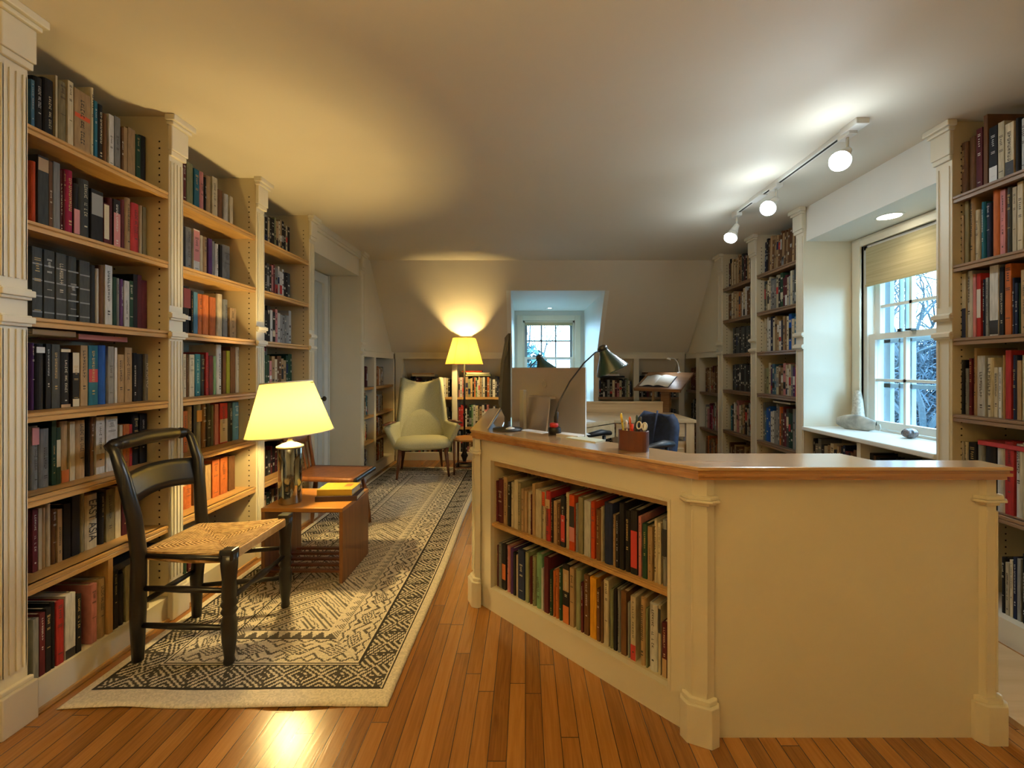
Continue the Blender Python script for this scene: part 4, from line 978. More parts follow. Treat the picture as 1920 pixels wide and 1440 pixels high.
# ============================================================ BOOKS
PAL = dict(k=((.012, .012, .014), 'black'), n=((.012, .020, .060), 'navy'), b=((.010, .090, .42), 'bright blue'), t=((.015, .13, .20), 'teal'), g=((.015, .050, .030), 'dark green'),
           l=((.16, .30, .16), 'light green'), L=((.22, .24, .13), 'sage green'), r=((.42, .035, .035), 'red'), R=((.55, .07, .015), 'orange red'), M=((.28, .010, .05), 'crimson'), m=((.10, .016, .022), 'maroon'), p=((.50, .20, .20), 'pink'),
           o=((.50, .14, .035), 'orange'), y=((.62, .30, .02), 'mustard yellow'), Y=((.40, .42, .04), 'lime'), w=((.60, .60, .57), 'white'), c=((.58, .51, .35), 'cream'), e=((.40, .27, .14), 'tan'),
           E=((.24, .21, .12), 'olive'), s=((.22, .23, .23), 'grey'), d=((.055, .060, .058), 'dark grey'), v=((.08, .03, .13), 'purple'), u=((.14, .065, .028), 'brown'), q=((.06, .16, .25), 'steel blue'))
def unit_mesh(name, mb):
    me = bpy.data.meshes.new(name); me.from_pydata(mb.v, [], mb.f); me.update()
    bm = bmesh.new(); bm.from_mesh(me); bmesh.ops.recalc_face_normals(bm, faces=bm.faces); bm.to_mesh(me); bm.free(); return me
def cover_mesh(rounded):
    n = 8; sp_ = []
    for k in range(n + 1):
        a = math.pi * k / n; x = -.5 * math.cos(a); y = (.07 * (1 - math.sin(a)) if rounded else .006 * (1 - min(1, math.sin(a) * 4)))
        sp_.append((x, y))
    bt = .12 if rounded else .05     # board thickness as part of the width
    inner = [(.5 - bt, 1), (.5 - bt, .10), (-.5 + bt, .10), (-.5 + bt, 1)]
    poly = sp_ + [(.5, 1)] + inner + [(-.5, 1)]
    me = unit_mesh('cover', MB().prism(poly, 0, 1)); me.materials.append(M['book']); return me
CV = [cover_mesh(True), cover_mesh(False)]
PG = unit_mesh('page_block', MB().box(-.39, .39, .08, .975, .012, .982)); PG.materials.append(M['pages'])
def letters(seed, style):
    rg = random.Random(seed); m = MB(); z = .92
    if style == 0:      # one line of small marks down the spine
        while z > .25:
            h = rg.uniform(.018, .04); wd = rg.uniform(.12, .24)
            if rg.random() > .15:
                m.box(-wd, -wd + .07, -.006, 0, z - h, z).box(-wd, wd, -.006, 0, z - h * .35, z - h * .1)
                if rg.random() > .5: m.box(wd - .07, wd, -.006, 0, z - h, z - h * .3)
            z -= h + rg.uniform(.008, .016)
            if rg.random() < .12: z -= .05
        m.box(-.2, .2, -.006, 0, .06, .085)
    elif style == 1:    # ruled bands with a short title
        for q in (.93, .90, .60, .57, .10): m.box(-.44, .44, -.006, 0, q, q + .012)
        for q in (.86, .82, .78, .74): m.box(-rg.uniform(.15, .34), rg.uniform(.15, .34), -.006, 0, q - .015, q)
    else:               # big narrow capitals
        z = .90
        while z > .35:
            h = .045; m.box(-.26, .26, -.006, 0, z - .012, z)
            if rg.random() > .3: m.box(-.26, .26, -.006, 0, z - h, z - h + .012)
            m.box(-.26, -.17, -.006, 0, z - h, z) if rg.random() > .4 else m.box(-.05, .05, -.006, 0, z - h, z)
            z -= h + .022
        m.box(-.25, .25, -.006, 0, .12, .15).box(-.25, .25, -.006, 0, .07, .09)
    me = unit_mesh('spine_lettering', m); me.materials.append(M['plain']); return me
LT = [letters(i, i % 3) for i in range(9)]
PATCH = unit_mesh('spine_label', MB().box(-.47, .47, -.004, .02, 0, 1)); PATCH.materials.append(M['plain'])
def link(o, par): COL.objects.link(o); o.parent = par; return o
rb_ = random.Random(11); NBOOK = [0]
ORD = ['zeroth', 'first', 'second', 'third', 'fourth', 'fifth', 'sixth', 'seventh', 'eighth', 'ninth', 'tenth', '11th', '12th', '13th', '14th', '15th', '16th', '17th', '18th', '19th', '20th'] + \
      [str(k) + {1: 'st', 2: 'nd', 3: 'rd'}.get(k % 10, 'th') for k in range(21, 60)]
PAPERY = 'wceyYpol'
def book(loc, rz, w, h, dp, code, label, group, patch=None, lean=0, letter=True):
    """origin at the foot of the spine, spine towards local -y"""
    NBOOK[0] += 1; col = PAL[code][0]; j = rb_.uniform(.66, 1.0)
    root = thing('book', label, 'book', loc, rz, group)
    if lean: root.rotation_euler = (0, lean, rz)
    root_c = tuple(min(1, v * j) for v in col)
    hard = rb_.random() < .5
    c = link(bpy.data.objects.new('cover', CV[0 if hard else 1]), root); c.scale = (w, dp, h); c.color = (*root_c, 1)
    p = link(bpy.data.objects.new('page_block', PG), root); p.scale = (w, dp, h)
    if patch:
        for (pc, z0, z1) in patch:
            q = link(bpy.data.objects.new('spine_label', PATCH), root); q.scale = (w, .12, h * (z1 - z0)); q.location = (0, .0, h * z0 + .0005); q.color = (*PAL[pc][0], 1)
    if letter and w > .009 and rb_.random() < .66:
        lz = h * rb_.uniform(.45, .95)
        q = link(bpy.data.objects.new('spine_lettering', LT[rb_.randrange(9)]), root); q.scale = (w * rb_.uniform(.45, .75), .12, lz); q.location = (0, -.0004, (h - lz) * rb_.choice((.3, .8, .95)))
        lum = sum(col) / 3; dark = lum > .16
        base = (.03, .025, .02) if dark else rb_.choice([(.55, .50, .36), (.60, .58, .52), (.45, .32, .12), (.5, .5, .5)])
        q.color = (*base, 1)
    return root
def spine_text(root, txt, w, h, col, z0, z1):
    cu = bpy.data.curves.new('title', 'FONT'); cu.body = txt; cu.size = 1; cu.align_x = 'LEFT'; cu.extrude = .01
    to = bpy.data.objects.new('tmp', cu); COL.objects.link(to); dg_ = bpy.context.evaluated_depsgraph_get(); dg_.update()
    me = bpy.data.meshes.new_from_object(to.evaluated_get(dg_)); bpy.data.objects.remove(to); bpy.data.curves.remove(cu)
    xs = [v.co.x for v in me.vertices]; ys = [v.co.y for v in me.vertices]; lx, ly = max(xs) - min(xs), max(ys) - min(ys); x0, y0 = min(xs), min(ys)
    for v in me.vertices:      # letters run down the spine, tops towards +x
        a = (v.co.x - x0) / lx; b = (v.co.y - y0) / ly
        v.co = (-w * .30 + w * .60 * b, -.0016 + v.co.z * .04, h * (z1 - (z1 - z0) * a))
    me.name = 'spine_title'; me.materials.append(M['plain'])
    o = bpy.data.objects.new('spine_title', me); link(o, root); o.color = (*col, 1)
# ---- measuring a row from spine edges seen in the photo: side walls are planes of constant x, the counter case a 45 degree plane
def pt_side(px, xp): return xp * 800 / (px - 985)              # depth y where the ray through column px meets plane x = xp
def pt_diag(px, c): return c / ((px - 985) / 800 + 1)
def row_side(rows, xp, zs, rz, place, group, depth=(.15, .21), sg=1):
    n = 0; edge = None; items = []
    for it in rows:
        a, b, top, code = it[:4]
        ya, yb = pt_side(a, xp), pt_side(b, xp); y0, y1 = min(ya, yb), max(ya, yb); ym = (y0 + y1) / 2
        h = 1.2 + (690 - top) * ym / 800 - zs
        items.append([y0, y1, h, code, it[4] if len(it) > 4 else None, it[5] if len(it) > 5 else None])
    return place_items(items, lambda t: (xp, t), zs, rz, place, group, depth, sg)
SEEN = set()
def place_items(items, fn, zs, rz, place, group, depth, sg=1):
    out = []; end = 'window' if 'past' in place else ('rug' if 'counter' in place else 'camera')
    items.sort(key=lambda q: q[0] * sg)                        # left to right in the picture
    for i in range(len(items) - 1):                            # keep neighbours from overlapping
        A, B = items[i], items[i + 1]
        if sg > 0 and B[0] < A[1]: m = (A[1] + B[0]) / 2; A[1] = m; B[0] = m
        if sg < 0 and B[1] > A[0]: m = (A[0] + B[1]) / 2; A[0] = m; B[1] = m
    ws = [q[1] - q[0] for q in items]; hs = [q[2] for q in items]
    for i, (a, b, h, code, patch, extra) in enumerate(items):
        w = max(.006, (b - a) * .965); x, y = fn((a + b) / 2); h = max(.12, min(.36, h))
        ad = 'thick ' if w > .042 else ('thin ' if w < .016 else '')
        if h > max(hs) - .003: ad = 'tall '
        nm_ = lambda k: PAL[items[k][3]][1]
        if 0 < i < len(items) - 1: lab = f'{ad}{nm_(i)} book between {nm_(i - 1)} and {nm_(i + 1)} ones, {place}'
        elif i == 0: lab = f'{ad}{nm_(i)} book at the {end} end, {place}'
        else: lab = f'{ad}{nm_(i)} book at the row end beyond a {nm_(i - 1)} one, {place}'
        if lab in SEEN or len(lab.split()) > 16: lab = f'{ad}{nm_(i)} book, {ORD[i + 1]} from the {end} end, {place}'
        SEEN.add(lab)
        r = book((x + (0), y, zs + .0006), rz, w, h, rb_.uniform(*depth), code, lab, group, patch=patch, letter=extra is None)
        if extra: spine_text(r, extra[0], w, h, extra[1], extra[2], extra[3])
        out.append(r)
    return out
XB = XL - .10
g1 = 'books in the bookcase behind the black chair'
B1 = [
 [(58,65,150,'q'),(65,83,146,'k'),(83,104,150,'k'),(104,108,142,'c'),(109,127,154,'E'),(127,138,153,'c'),(139,170,173,'e',[('R',.60,.66)]),(171,177,165,'c'),(177,183,190,'t'),(184,195,197,'k'),(195,203,214,'u'),(204,214,216,'w'),(215,226,220,'s'),(228,232,240,'u'),(232,239,239,'e'),(240,254,242,'e'),(255,264,254,'g'),(264,276,256,'k')],
 [(59,70,303,'R'),(71,92,294,'d',[('e',.0,.08),('e',.80,.97)]),(92,99,303,'u'),(100,113,305,'s'),(113,118,319,'m'),(119,124,320,'m'),(124,139,320,'M'),(139,150,345,'k',[('p',.12,.55)]),(150,171,338,'d'),(171,194,358,'k',[('s',.55,.93)]),(195,205,382,'m',[('c',.22,.97)]),(205,213,372,'m'),(213,226,375,'k',[('p',.02,.74)]),(227,236,375,'m'),(236,247,372,'e'),(247,263,382,'r'),(263,268,386,'c'),(268,275,389,'E')],
 [(60,80,464,'d',[('s',.1,.12),('s',.32,.34),('s',.54,.56),('s',.76,.78)]),(82,103,470,'d',[('s',.1,.12),('s',.32,.34),('s',.54,.56),('s',.76,.78)]),(105,125,476,'d',[('s',.1,.12),('s',.32,.34),('s',.54,.56),('s',.76,.78)]),(127,148,482,'d',[('s',.1,.12),('s',.32,.34),('s',.54,.56),('s',.76,.78)]),(149,169,490,'d',[('s',.1,.12),('s',.32,.34),('s',.54,.56),('s',.76,.78)]),
  (170,181,498,'k'),(181,187,504,'w'),(188,197,498,'u'),(197,211,498,'w'),(212,219,520,'g'),(219,226,522,'s'),(226,233,524,'v'),(233,243,527,'w'),(243,250,527,'g'),(250,258,515,'k'),(258,266,516,'m'),(266,276,526,'m')],
 [(59,66,643,'v'),(68,85,645,'k',[('w',.86,.95)]),(86,96,645,'k'),(97,113,646,'d'),(114,133,653,'k',[('c',.93,.98),('e',0,.05)]),(136,149,661,'k',[('c',.62,.99),('c',0,.14)]),(151,165,648,'e'),(166,184,648,'t',[('r',.38,.60)]),(185,202,648,'b'),(203,214,650,'s'),(215,220,652,'w'),(221,233,665,'e'),(234,248,652,'e'),(250,257,662,'k'),(257,271,664,'k'),(272,282,664,'s',None,('KIMONO',(.55,.55,.52),.28,.80))],
 [(60,74,799,'s',[('p',.70,.97)]),(75,96,804,'s'),(97,106,788,'g'),(106,114,802,'g',[('c',.30,.78)]),(115,130,790,'e',[('o',0,.2)]),(131,141,791,'c'),(144,163,788,'e'),(166,170,780,'k'),(170,179,782,'u'),(180,197,782,'w',[('e',.12,.35)]),(199,221,782,'w'),(224,230,797,'c'),(231,243,796,'o'),(243,248,796,'r'),(249,262,775,'k'),(262,276,776,'k')],
 [(61,71,955,'m'),(72,79,953,'c'),(80,87,952,'e'),(89,97,945,'c'),(98,107,955,'u'),(108,117,955,'e'),(119,133,945,'k'),(135,150,930,'k'),(152,160,925,'E'),(161,186,927,'c',None,('EAST ASIA',(.03,.03,.03),.14,.90)),(188,198,925,'k'),(199,215,917,'E'),(216,227,912,'c'),(229,240,905,'m'),(241,251,900,'m')]]
PL1 = [s + ' shelf behind black chair' for s in ('top', 'second', 'third', 'fourth', 'fifth', 'sixth')]
for i, rw in enumerate(B1): row_side(rw, XB, SHELF[i], R(90), PL1[i], g1)
row_side([(62,73,1160,'s'),(74,85,1150,'m'),(86,96,1140,'k'),(97,105,1130,'k'),(106,120,1127,'r'),(122,142,1114,'w',[('k',0,.14)]),(143,153,1115,'k')], XL - .012, SHELF[6], R(90), 'bottom shelf before the divider', g1, depth=(.12, .18))
row_side([(171,182,1095,'p'),(184,200,1085,'e'),(201,212,1085,'u'),(213,222,1070,'k'),(223,234,1076,'k'),(236,246,1060,'E'),(248,262,1050,'m'),(264,280,1040,'c')], XL - .012, SHELF[6], R(90), 'bottom shelf beyond the divider', g1, depth=(.12, .18))
# books lying on top of others
def lying(label, x, y, z, rz, w, d, h, code, group): 
    r = flatbook('book', label, (x, y, z), R(rz), w, d, h, PAL[code][0], group); return r
lying('flat cream book lying across the fourth shelf books by the yellow wall', XB - .085, 1.625, 1.322, 90, .15, .19, .022, 'c', g1)
lying('flat faded red book lying above the bright blue book', XB - .085, 1.815, 1.316, 90, .21, .19, .022, 'p', g1)
g2 = 'books in the bookcase by the table lamp'
B2 = [
 [(343,349,303,'m'),(350,362,306,'L'),(364,374,318,'t'),(375,384,323,'p'),(384,388,333,'k'),(388,397,331,'e'),(398,408,333,'c'),(409,420,357,'u'),(422,430,365,'w'),(431,437,369,'c')],
 [(343,348,425,'k'),(348,362,427,'s'),(363,375,431,'w',[('p',.3,.97)]),(376,382,442,'c'),(382,390,445,'e'),(391,398,448,'v'),(398,404,453,'s'),(405,411,458,'w'),(412,417,460,'k'),(418,434,461,'s')],
 [(344,358,537,'k',[('w',.30,.38),('m',.55,.95)]),(359,362,545,'k'),(363,371,548,'q'),(372,381,552,'o'),(382,394,554,'o'),(395,407,558,'o'),(409,419,552,'c'),(420,429,562,'s'),(431,443,578,'e')],
 [(344,349,664,'c'),(350,354,665,'u'),(355,365,665,'c'),(366,376,664,'t'),(377,385,665,'k'),(386,391,661,'r'),(392,400,667,'m'),(401,407,668,'l'),(408,417,647,'w'),(418,424,658,'u'),(425,431,658,'Y'),(432,442,651,'u'),(443,450,651,'c')],
 [(344,352,771,'o'),(353,362,762,'e'),(363,369,757,'k'),(369,379,757,'s',[('y',.6,.85)]),(380,388,758,'u'),(389,396,757,'k'),(397,402,760,'d'),(403,410,758,'p'),(412,427,756,'r',[('c',.02,.60)]),(429,438,755,'k'),(439,450,754,'q')],
 [(345,362,925,'o'),(364,372,915,'u'),(374,384,905,'e'),(385,396,872,'e'),(398,412,862,'o'),(413,427,858,'o'),(429,441,855,'u')],
 [(345,352,1070,'g'),(353,360,1075,'m'),(361,372,1060,'g'),(373,382,1050,'r'),(383,394,1048,'u'),(395,405,1040,'d'),(406,420,1025,'k'),(421,436,1020,'e'),(437,452,1000,'u')]]
PL2 = [s + ' shelf by table lamp' for s in ('top', 'second', 'third', 'fourth', 'fifth', 'sixth', 'bottom')]
for i, rw in enumerate(B2): row_side(rw, XB, SHELF[i], R(90), PL2[i], g2)
# counter bookcase
CA = [(929,932,902,'m'),(933,942,899,'m'),(944,951,895,'e'),(952,957,905,'k'),(957,963,905,'c'),(964,971,901,'c'),(971,976,906,'E'),(977,982,917,'e'),(983,988,921,'e'),(989,994,923,'c'),(994,997,928,'m'),(998,1003,908,'e'),(1004,1015,919,'c'),(1016,1021,922,'c',[('R',.7,.99)]),(1022,1031,922,'r',[('e',.66,.84)]),(1032,1037,936,'k'),(1038,1044,940,'e'),(1045,1050,945,'u'),(1051,1059,930,'k',[('r',.1,.62)]),(1060,1066,925,'c'),(1067,1077,929,'R',[('k',.42,.80),('p',.16,.42)]),(1078,1083,945,'s'),(1084,1093,933,'E'),(1095,1107,940,'w'),(1108,1115,941,'R'),(1116,1125,956,'u'),(1126,1129,951,'c'),(1131,1147,944,'n'),(1148,1153,966,'e'),(1154,1160,968,'k'),(1161,1170,944,'k'),(1171,1181,958,'k'),(1182,1195,958,'k',[('r',.1,.68)]),(1197,1202,969,'p'),(1204,1213,983,'g'),(1214,1223,988,'e'),(1225,1232,976,'c'),(1233,1239,981,'c'),(1241,1250,976,'s',[('k',.45,.86)])]
CB = [(931,934,1023,'m'),(935,940,1019,'s'),(941,948,1021,'k',[('o',.22,.56)]),(950,955,1024,'p'),(956,961,1029,'v'),(962,966,1036,'k'),(967,970,1041,'c'),(971,983,1032,'n'),(985,991,1036,'L'),(992,996,1045,'m'),(997,1003,1044,'L'),(1004,1014,1040,'l'),(1015,1018,1066,'w'),(1020,1028,1046,'m'),(1031,1035,1070,'g'),(1036,1040,1071,'o'),(1041,1046,1069,'o'),(1047,1053,1066,'g'),(1055,1067,1060,'k',[('e',.55,.92),('o',0,.3)]),(1068,1076,1066,'e'),(1078,1087,1070,'L'),(1089,1093,1093,'m'),(1095,1104,1079,'u'),(1106,1118,1084,'y'),(1119,1124,1105,'u'),(1125,1130,1091,'u'),(1132,1141,1088,'c'),(1142,1149,1108,'L'),(1150,1156,1106,'k'),(1157,1162,1107,'s'),(1164,1174,1110,'u'),(1176,1180,1131,'s'),(1182,1192,1119,'c',[('r',0,.24)]),(1199,1209,1123,'e'),(1211,1214,1141,'L'),(1216,1232,1134,'w'),(1234,1239,1136,'c',[('k',.6,.95)]),(1241,1250,1169,'m',[('e',0,.34)])]
cpl = 1.94 + .042
def row_diag(rows, zs, place, group):
    items = []
    for it in rows:
        a, b, top, code = it[:4]; ya, yb = pt_diag(a, cpl), pt_diag(b, cpl); ym = (ya + yb) / 2
        # position measured along the face from far (left) to near (right): use -y*sqrt2
        items.append([-ya * math.sqrt(2), -yb * math.sqrt(2), min(1.2 + (690 - top) * ym / 800 - zs, .286 if zs > .3 else .283), code, it[4] if len(it) > 4 else None, None])
    return place_items(items, lambda t: (cpl + t / math.sqrt(2), -t / math.sqrt(2)), zs, R(-45), place, group, (.13, .20), 1)
gc = 'books in the desk counter bookcase'
row_diag(CA, .435, 'upper shelf of the counter', gc); row_diag(CB, .115, 'lower shelf of the counter', gc)
# right-hand case near the frame edge
g4 = 'books in the bookcase past the window'
XQ = XR + .045
B4 = [
 [(1799,1813,268,'u'),(1815,1828,257,'u'),(1830,1842,241,'m'),(1844,1852,216,'u'),(1854,1870,238,'k',[('w',.02,.30)]),(1871,1883,229,'c'),(1884,1901,231,'c',[('k',.04,.30)]),(1902,1911,222,'k'),(1912,1926,222,'w')],
 [(1799,1807,405,'e'),(1809,1816,377,'E'),(1817,1826,368,'e'),(1827,1836,394,'c'),(1838,1846,379,'t'),(1848,1857,381,'n'),(1859,1873,356,'o'),(1875,1885,356,'p'),(1886,1896,351,'d'),(1898,1906,351,'c'),(1907,1918,341,'c'),(1919,1928,336,'c')],
 [(1803,1811,514,'c',[('n',0,.46)]),(1812,1822,509,'w'),(1824,1830,514,'p'),(1831,1839,513,'r',[('w',.3,.75)]),(1841,1847,524,'n'),(1848,1853,521,'s'),(1855,1872,498,'w',[('k',.02,.22)]),(1874,1882,501,'k'),(1884,1896,495,'o'),(1897,1902,521,'n'),(1903,1908,531,'n'),(1909,1913,531,'g'),(1914,1925,506,'e')],
 [(1800,1806,675,'k'),(1808,1815,691,'s'),(1817,1822,672,'m'),(1824,1831,653,'e'),(1832,1847,667,'w'),(1849,1861,671,'c'),(1864,1871,689,'c'),(1872,1878,689,'w'),(1879,1883,666,'e'),(1885,1896,657,'r'),(1897,1906,666,'n'),(1907,1915,676,'e'),(1917,1925,666,'c')],
 [(1797,1802,828,'w'),(1803,1807,828,'c'),(1808,1813,829,'c'),(1816,1830,830,'k'),(1831,1842,831,'s'),(1845,1865,829,'k'),(1867,1882,831,'w'),(1884,1901,829,'r'),(1903,1917,833,'w'),(1918,1928,831,'c')],
 [(1876,1884,1045,'k'),(1885,1892,1055,'c'),(1893,1899,1050,'c'),(1900,1906,1045,'n'),(1907,1914,1048,'s'),(1915,1926,1040,'k')]]
PL4 = [s + ' past the window' for s in ('top shelf', 'second shelf', 'third shelf', 'fourth shelf', 'fifth shelf', 'bottom shelf')]
for i, rw in enumerate(B4): row_side(rw, XQ, SHR[i], R(-90), PL4[i], g4, sg=-1)
lying('flat red book lying on the fifth shelf books past the window', XQ + .085, 1.90, .842, -90, .20, .18, .022, 'r', g4)
# the big flat black book above the bottom shelf books
r = lying('large flat black book lying over the bottom shelf books near the black chair', XL - .10, 1.895, .346, 90, .235, .17, .030, 'k', g1)
NIND = NBOOK[0]

# ---- the remaining, smaller rows: one object
class Many:
    def __init__(s): s.v = []; s.f = []; s.c = []
    def add(s, X, w, d, h, col, top=(.50, .44, .30)):
        n = len(s.v); e = min(.003, w * .15)
        for (x0, x1, y0, y1, z0, z1, c) in ((-w / 2, -w / 2 + e, 0, d, 0, h, col), (w / 2 - e, w / 2, 0, d, 0, h, col), (-w / 2 + e, w / 2 - e, 0, e, 0, h, col), (-w / 2 + e, w / 2 - e, e, d - .004, .002, h - .004, top)):
            n = len(s.v)
            s.v += [tuple(X @ Vector(p)) for p in ((x0, y0, z0), (x1, y0, z0), (x1, y1, z0), (x0, y1, z0), (x0, y0, z1), (x1, y0, z1), (x1, y1, z1), (x0, y1, z1))]
            fs = [(0, 3, 2, 1), (4, 5, 6, 7), (0, 1, 5, 4), (1, 2, 6, 5), (2, 3, 7, 6), (3, 0, 4, 7)]
            s.f += [tuple(i + n for i in f) for f in fs]; s.c += [c] * 6
    def mark(s, X, w, h, col, z0, z1):
        n = len(s.v); s.v += [tuple(X @ Vector(p)) for p in ((-w / 2, -.0008, h * z0), (w / 2, -.0008, h * z0), (w / 2, -.0008, h * z1), (-w / 2, -.0008, h * z1))]
        s.f.append((n, n + 1, n + 2, n + 3)); s.c.append(col)
MN = Many(); rr = random.Random(5)
def fill(fn, rz, L0, L1, zs, hmin, hmax, codes, wmin=.016, wmax=.034, dep=(.13, .18), lean=0):
    """fn(t) -> (x, y) of the spine foot at run t; codes give the colours from left to right, repeated"""
    t = L0; i = 0
    while True:
        w = rr.uniform(wmin, wmax)
        if t + w > L1: break
        c = codes[i % len(codes)]; i += 1; tm = t + w / 2; t += w + .0008
        if c == '_': continue
        x, y = fn(tm); h = rr.uniform(hmin, hmax); dd = rr.uniform(*dep); j = rr.uniform(.6, 1.0)
        X = XF((x, y, zs + .0006), rz) @ Matrix.Rotation(lean * rr.uniform(.7, 1.1), 4, 'Y')
        col = tuple(min(1, v * j) for v in PAL[c][0]); MN.add(X, w * (.98 if not lean else .8), dd, h, col)
        lum = sum(col) / 3; mc_ = (.04, .03, .03) if lum > .16 else (.45, .42, .34)
        for _ in range(rr.randint(2, 5)):
            a = rr.uniform(.1, .9); MN.mark(X, w * rr.uniform(.2, .7), h, mc_, a, a + rr.uniform(.01, .08))
        if rr.random() < .25: a = rr.uniform(0, .6); MN.mark(X, w * .94, h, PAL[rr.choice('wcrksn')][0], a, a + rr.uniform(.1, .35))
left = lambda x: (lambda t: (x, t)); right = lambda x: (lambda t: (x, -t))
# far left tall case
y3 = 2.785
for k, (cd, end, h0, h1, st) in enumerate((('ecekkckkL', 3.27, .20, .25, 2.86), ('swwwkkdkpm', 3.27, .19, .23, 2.84), ('wsssswkkwkp', 3.30, .21, .26, 2.82), ('cuueegggpe', 3.30, .20, .27, 2.80), ('swdkucse', 3.22, .17, .22, 2.80), ('mkmkuekd', 3.2, .17, .22, 2.80), ('kmukdegku', 3.25, .2, .26, 2.80))):
    fill(left(XB), R(90), st - .02, end, SHELF[k], h0, h1, cd, .018, .036)
MN.add(XF((XB - .01, 2.90, SHELF[3] + .272), R(90)), .15, .17, .02, PAL['M'][0]); MN.add(XF((XB - .01, 2.90, SHELF[3] + .294), R(90)), .16, .17, .018, PAL['m'][0])
# right cases: run is -y, so it starts at the far end (left in the picture)
XQ2 = XR + .05
for k, (cd, h0, h1, st) in enumerate((('nkueueeuueueuueu', .26, .31, 3.80), ('dEccsssckgmmcscs', .23, .30, 3.80), ('ccwwnceewneucbcq', .24, .30, 3.80), ('ELcvqqcuepcwcsvrr', .22, .27, 3.80), ('sqbbwwsssoummdgg', .26, .34, 3.82), ('uueukuee', .26, .33, 3.82))):
    fill(right(XQ2), R(-90), -st, -3.30, SHR[k], h0, h1, cd, .018, .036, lean=R(3) if k == 0 else 0)
for k, (cd, h0, h1, st) in enumerate((('mkecececeuedd', .24, .30, 4.46), ('uuceceeoewcw', .24, .29, 4.47), ('dkd', .255, .268, 4.38), ('kdk', .255, .268, 4.38), ('tkwcppcEeukcswc', .25, .32, 4.42), ('ueuueu', .26, .33, 4.45))):
    fill(right(XQ2), R(-90), -st, -3.95, SHR[k], h0, h1, cd, *((.030, .034) if cd in ('dkd', 'kdk') else (.018, .036)), lean=0)
MN.add(XF((XQ2 - .0, 3.55, SHR[4] + .35), R(-90)), .24, .17, .014, PAL['w'][0])
# under the window sill, below the desk top line
for z, cd in ((.43, 'ksskceckeuknmkuuk'), (.11, 'kusecmkdn')):
    fill(right(XR + .06), R(-90), -3.17, -2.70, z, .20, .255, cd); fill(right(XR + .06), R(-90), -2.65, -2.20, z, .19, .25, 'kukmkkn' if z > .3 else cd)
# low cases at the sides
for z, z2, cd in zip(ZLL + [.10], (1.31, .96, .65, .37), ('k_mk____', 'tdEcwue', 'kckwuce', 'ducsk')):
    fill(left(XL - .06), R(90), 4.515, 4.76, z, .17, min(.27, z2 - z - .03), cd if z < .9 else 'mmkk___', .02, .034)
    fill(left(XL - .06), R(90), 4.875, 5.30, z, .17, min(.25, z2 - z - .03), 'weuckeeuoe')
for z, z2 in zip(ZRR + [.10], (1.31, .88, .46)):
    fill(right(XQ2), R(-90), -5.04, -4.66, z, .22, min(.32, z2 - z - .03), {.92: 'uueucuemeu', .50: 'scppmmMpu', .10: 'euoeueoe'}[z])
    fill(right(XQ2), R(-90), -5.48, -5.23, z, .22, min(.32, z2 - z - .03), {.92: 'muu', .50: 'kkskkdk', .10: 'euoe'}[z])
# back wall
fw = lambda t: (t, YB + .04)
for z, hm in ((.82, .27), (.43, .27), (.10, .28)):
    fill(fw, 0, -1.58, -.97, z, .18, hm, 'kknkdkmkekdcukecesorwc' if z > .8 else 'kumkecdkrlkwsue')
    fill(fw, 0, -.875, -.275, z, .22, hm + .02 * (z < .8), {.82: 'pwpseLekolwceswkoskwdnkkpwcs', .43: 'rrrwkglwcEewppskwmrws', .10: 'wkdskpeuks'}[z])
    fill(fw, 0, .97, 1.40, z, .18, .25, 'nkdkskcmpckksLcnksnk'); fill(fw, 0, 1.50, 1.98, z, .18, .25, 'kskkmuukcskukmue')
for (x, y, z, w, dd, c) in ((-1.33, YB + .03, 1.093, .30, .17, 'c'), (-1.36, YB + .05, 1.113, .26, .15, 'e'), (-.62, YB + .03, 1.096, .33, .17, 'L'), (-.62, YB + .03, 1.121, .30, .15, 'c'), (-.70, YB + .04, 1.145, .26, .13, 'R'), (1.13, YB + .03, 1.074, .34, .17, 'k'), (1.10, YB + .03, 1.099, .26, .16, 'w'), (1.09, YB + .04, 1.124, .24, .13, 'L'), (1.70, YB + .03, 1.074, .32, .17, 'k'), (1.72, YB + .03, 1.099, .30, .15, 'w'), (1.68, YB + .04, 1.122, .22, .14, 'u')):
    MN.add(XF((x, y, z)), w, dd, .021, PAL[c][0])
me = bpy.data.meshes.new('shelved_books'); me.from_pydata(MN.v, [], MN.f); me.update()
ca = me.color_attributes.new('Col', 'FLOAT_COLOR', 'CORNER'); arr = []
for p, c in zip(me.polygons, MN.c): arr += [(*c, 1)] * len(p.vertices)
ca.data.foreach_set('color', np.array(arr, dtype=np.float32).ravel()); me.materials.append(M['many'])
o = bpy.data.objects.new('shelved_books', me); COL.objects.link(o)
tag(o, 'rows of smaller distant books filling all the farther bookcases', 'books', kind='stuff')
print('individual books', NIND)
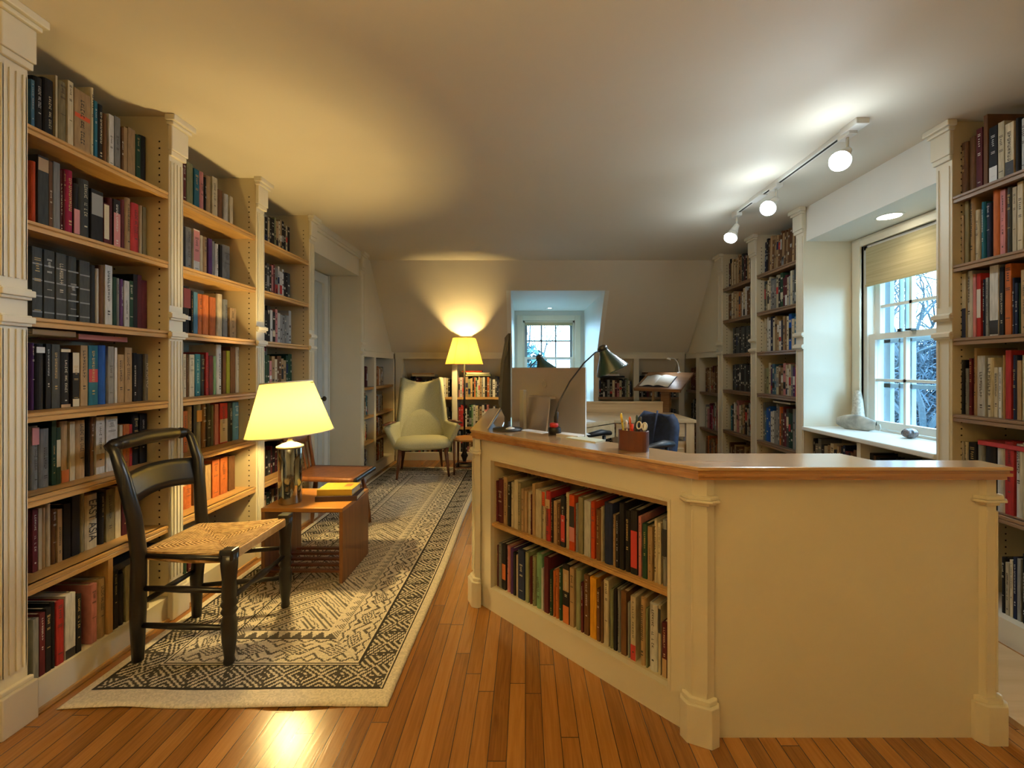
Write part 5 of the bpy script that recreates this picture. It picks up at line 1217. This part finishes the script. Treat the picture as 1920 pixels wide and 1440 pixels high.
# ============================================================ OUTSIDE
struct('ground', MB().box(-40, 60, 7.5, 90, -3.3, -3.2).box(3.2, 60, -30, 7.5, -3.3, -3.2), M['snow'])
def tree(label, x, y, h, seed, lean=0, r0=.14, depth=6, spread=1.0, z0=-3.2):
    rg = random.Random(seed); m = MB()
    def grow(p, d, ln, r, k):
        q = p + d * ln; mid = p.lerp(q, .5) + Vector((rg.uniform(-1, 1), rg.uniform(-1, 1), rg.uniform(-1, 1))) * ln * .06
        m.tube([p, mid, q], [r, r * .88, r * .74], 5 if k > 3 else 3)
        if k == 0: return
        for _ in range(3 if k > 2 else 2):
            nd_ = (d + Vector((rg.uniform(-1, 1), rg.uniform(-1, 1), rg.uniform(-.35, .7))) * .75 * spread).normalized()
            grow(q, nd_, ln * rg.uniform(.62, .85), r * .60, k - 1)
    grow(Vector((0, 0, 0)), Vector((lean, 0, 1)).normalized(), h * .34, r0, depth)
    o = m.build('bare_tree', M['bark'], None, loc=(x, y, z0)); tag(o, label, 'tree')
tree('bare tree with thin upright branches outside the side window, tallest there', 10.5, 11.5, 7.5, 1, .1)
tree('slender bare tree standing behind the side window sash bars', 12.5, 11.2, 7.0, 4, -.1, .09)
tree('thicker bare tree farthest off beyond the side window', 12.5, 16.5, 8.0, 9, .0, .15)
tree('bare tree with long level branches outside the dormer window', -.5, 17.0, 7.8, 21, .12, .10, 6, 1.25)
def shrub(label, x, y, z, rx, ry, rz_, n, mt, seed, leaf=.12, name='evergreen_shrub'):
    rg = random.Random(seed); m = MB()
    for _ in range(n):
        a = Vector((rg.gauss(0, 1), rg.gauss(0, 1), rg.gauss(0, 1))); a.normalize(); a *= rg.uniform(.6, 1) ; p = Vector((a.x * rx, a.y * ry, a.z * rz_))
        u = Vector((rg.uniform(-1, 1), rg.uniform(-1, 1), rg.uniform(-1, 1))).normalized() * leaf * rg.uniform(.5, 1.2); v = u.cross(Vector((rg.uniform(-1, 1), rg.uniform(-1, 1), 1))).normalized() * leaf * (.09 if 'thicket' in name else .35)
        m.quad(p - u, p + v, p + u, p - v)
    o = m.build(name, M[mt], None, loc=(x, y, z)); tag(o, label, 'shrub' if 'shrub' in name else 'trees', kind='stuff' if 'thicket' in name else None)
shrub('small dark green evergreen low in the dormer view', -.1, 16.5, .2, 1.3, 1.2, 2.0, 3800, 'leaf', 2, .16)
shrub('wide dark green evergreen mass across the bottom of the dormer view', 2.2, 20.5, -.6, 3.2, 1.6, 1.7, 6500, 'leaf', 5, .18)
shrub('pale tangled twigs filling the lower half of the side window view', 17.5, 18.5, -1.2, 7.0, 7.0, 4.0, 60000, 'frost', 8, .34, 'twig_thicket')
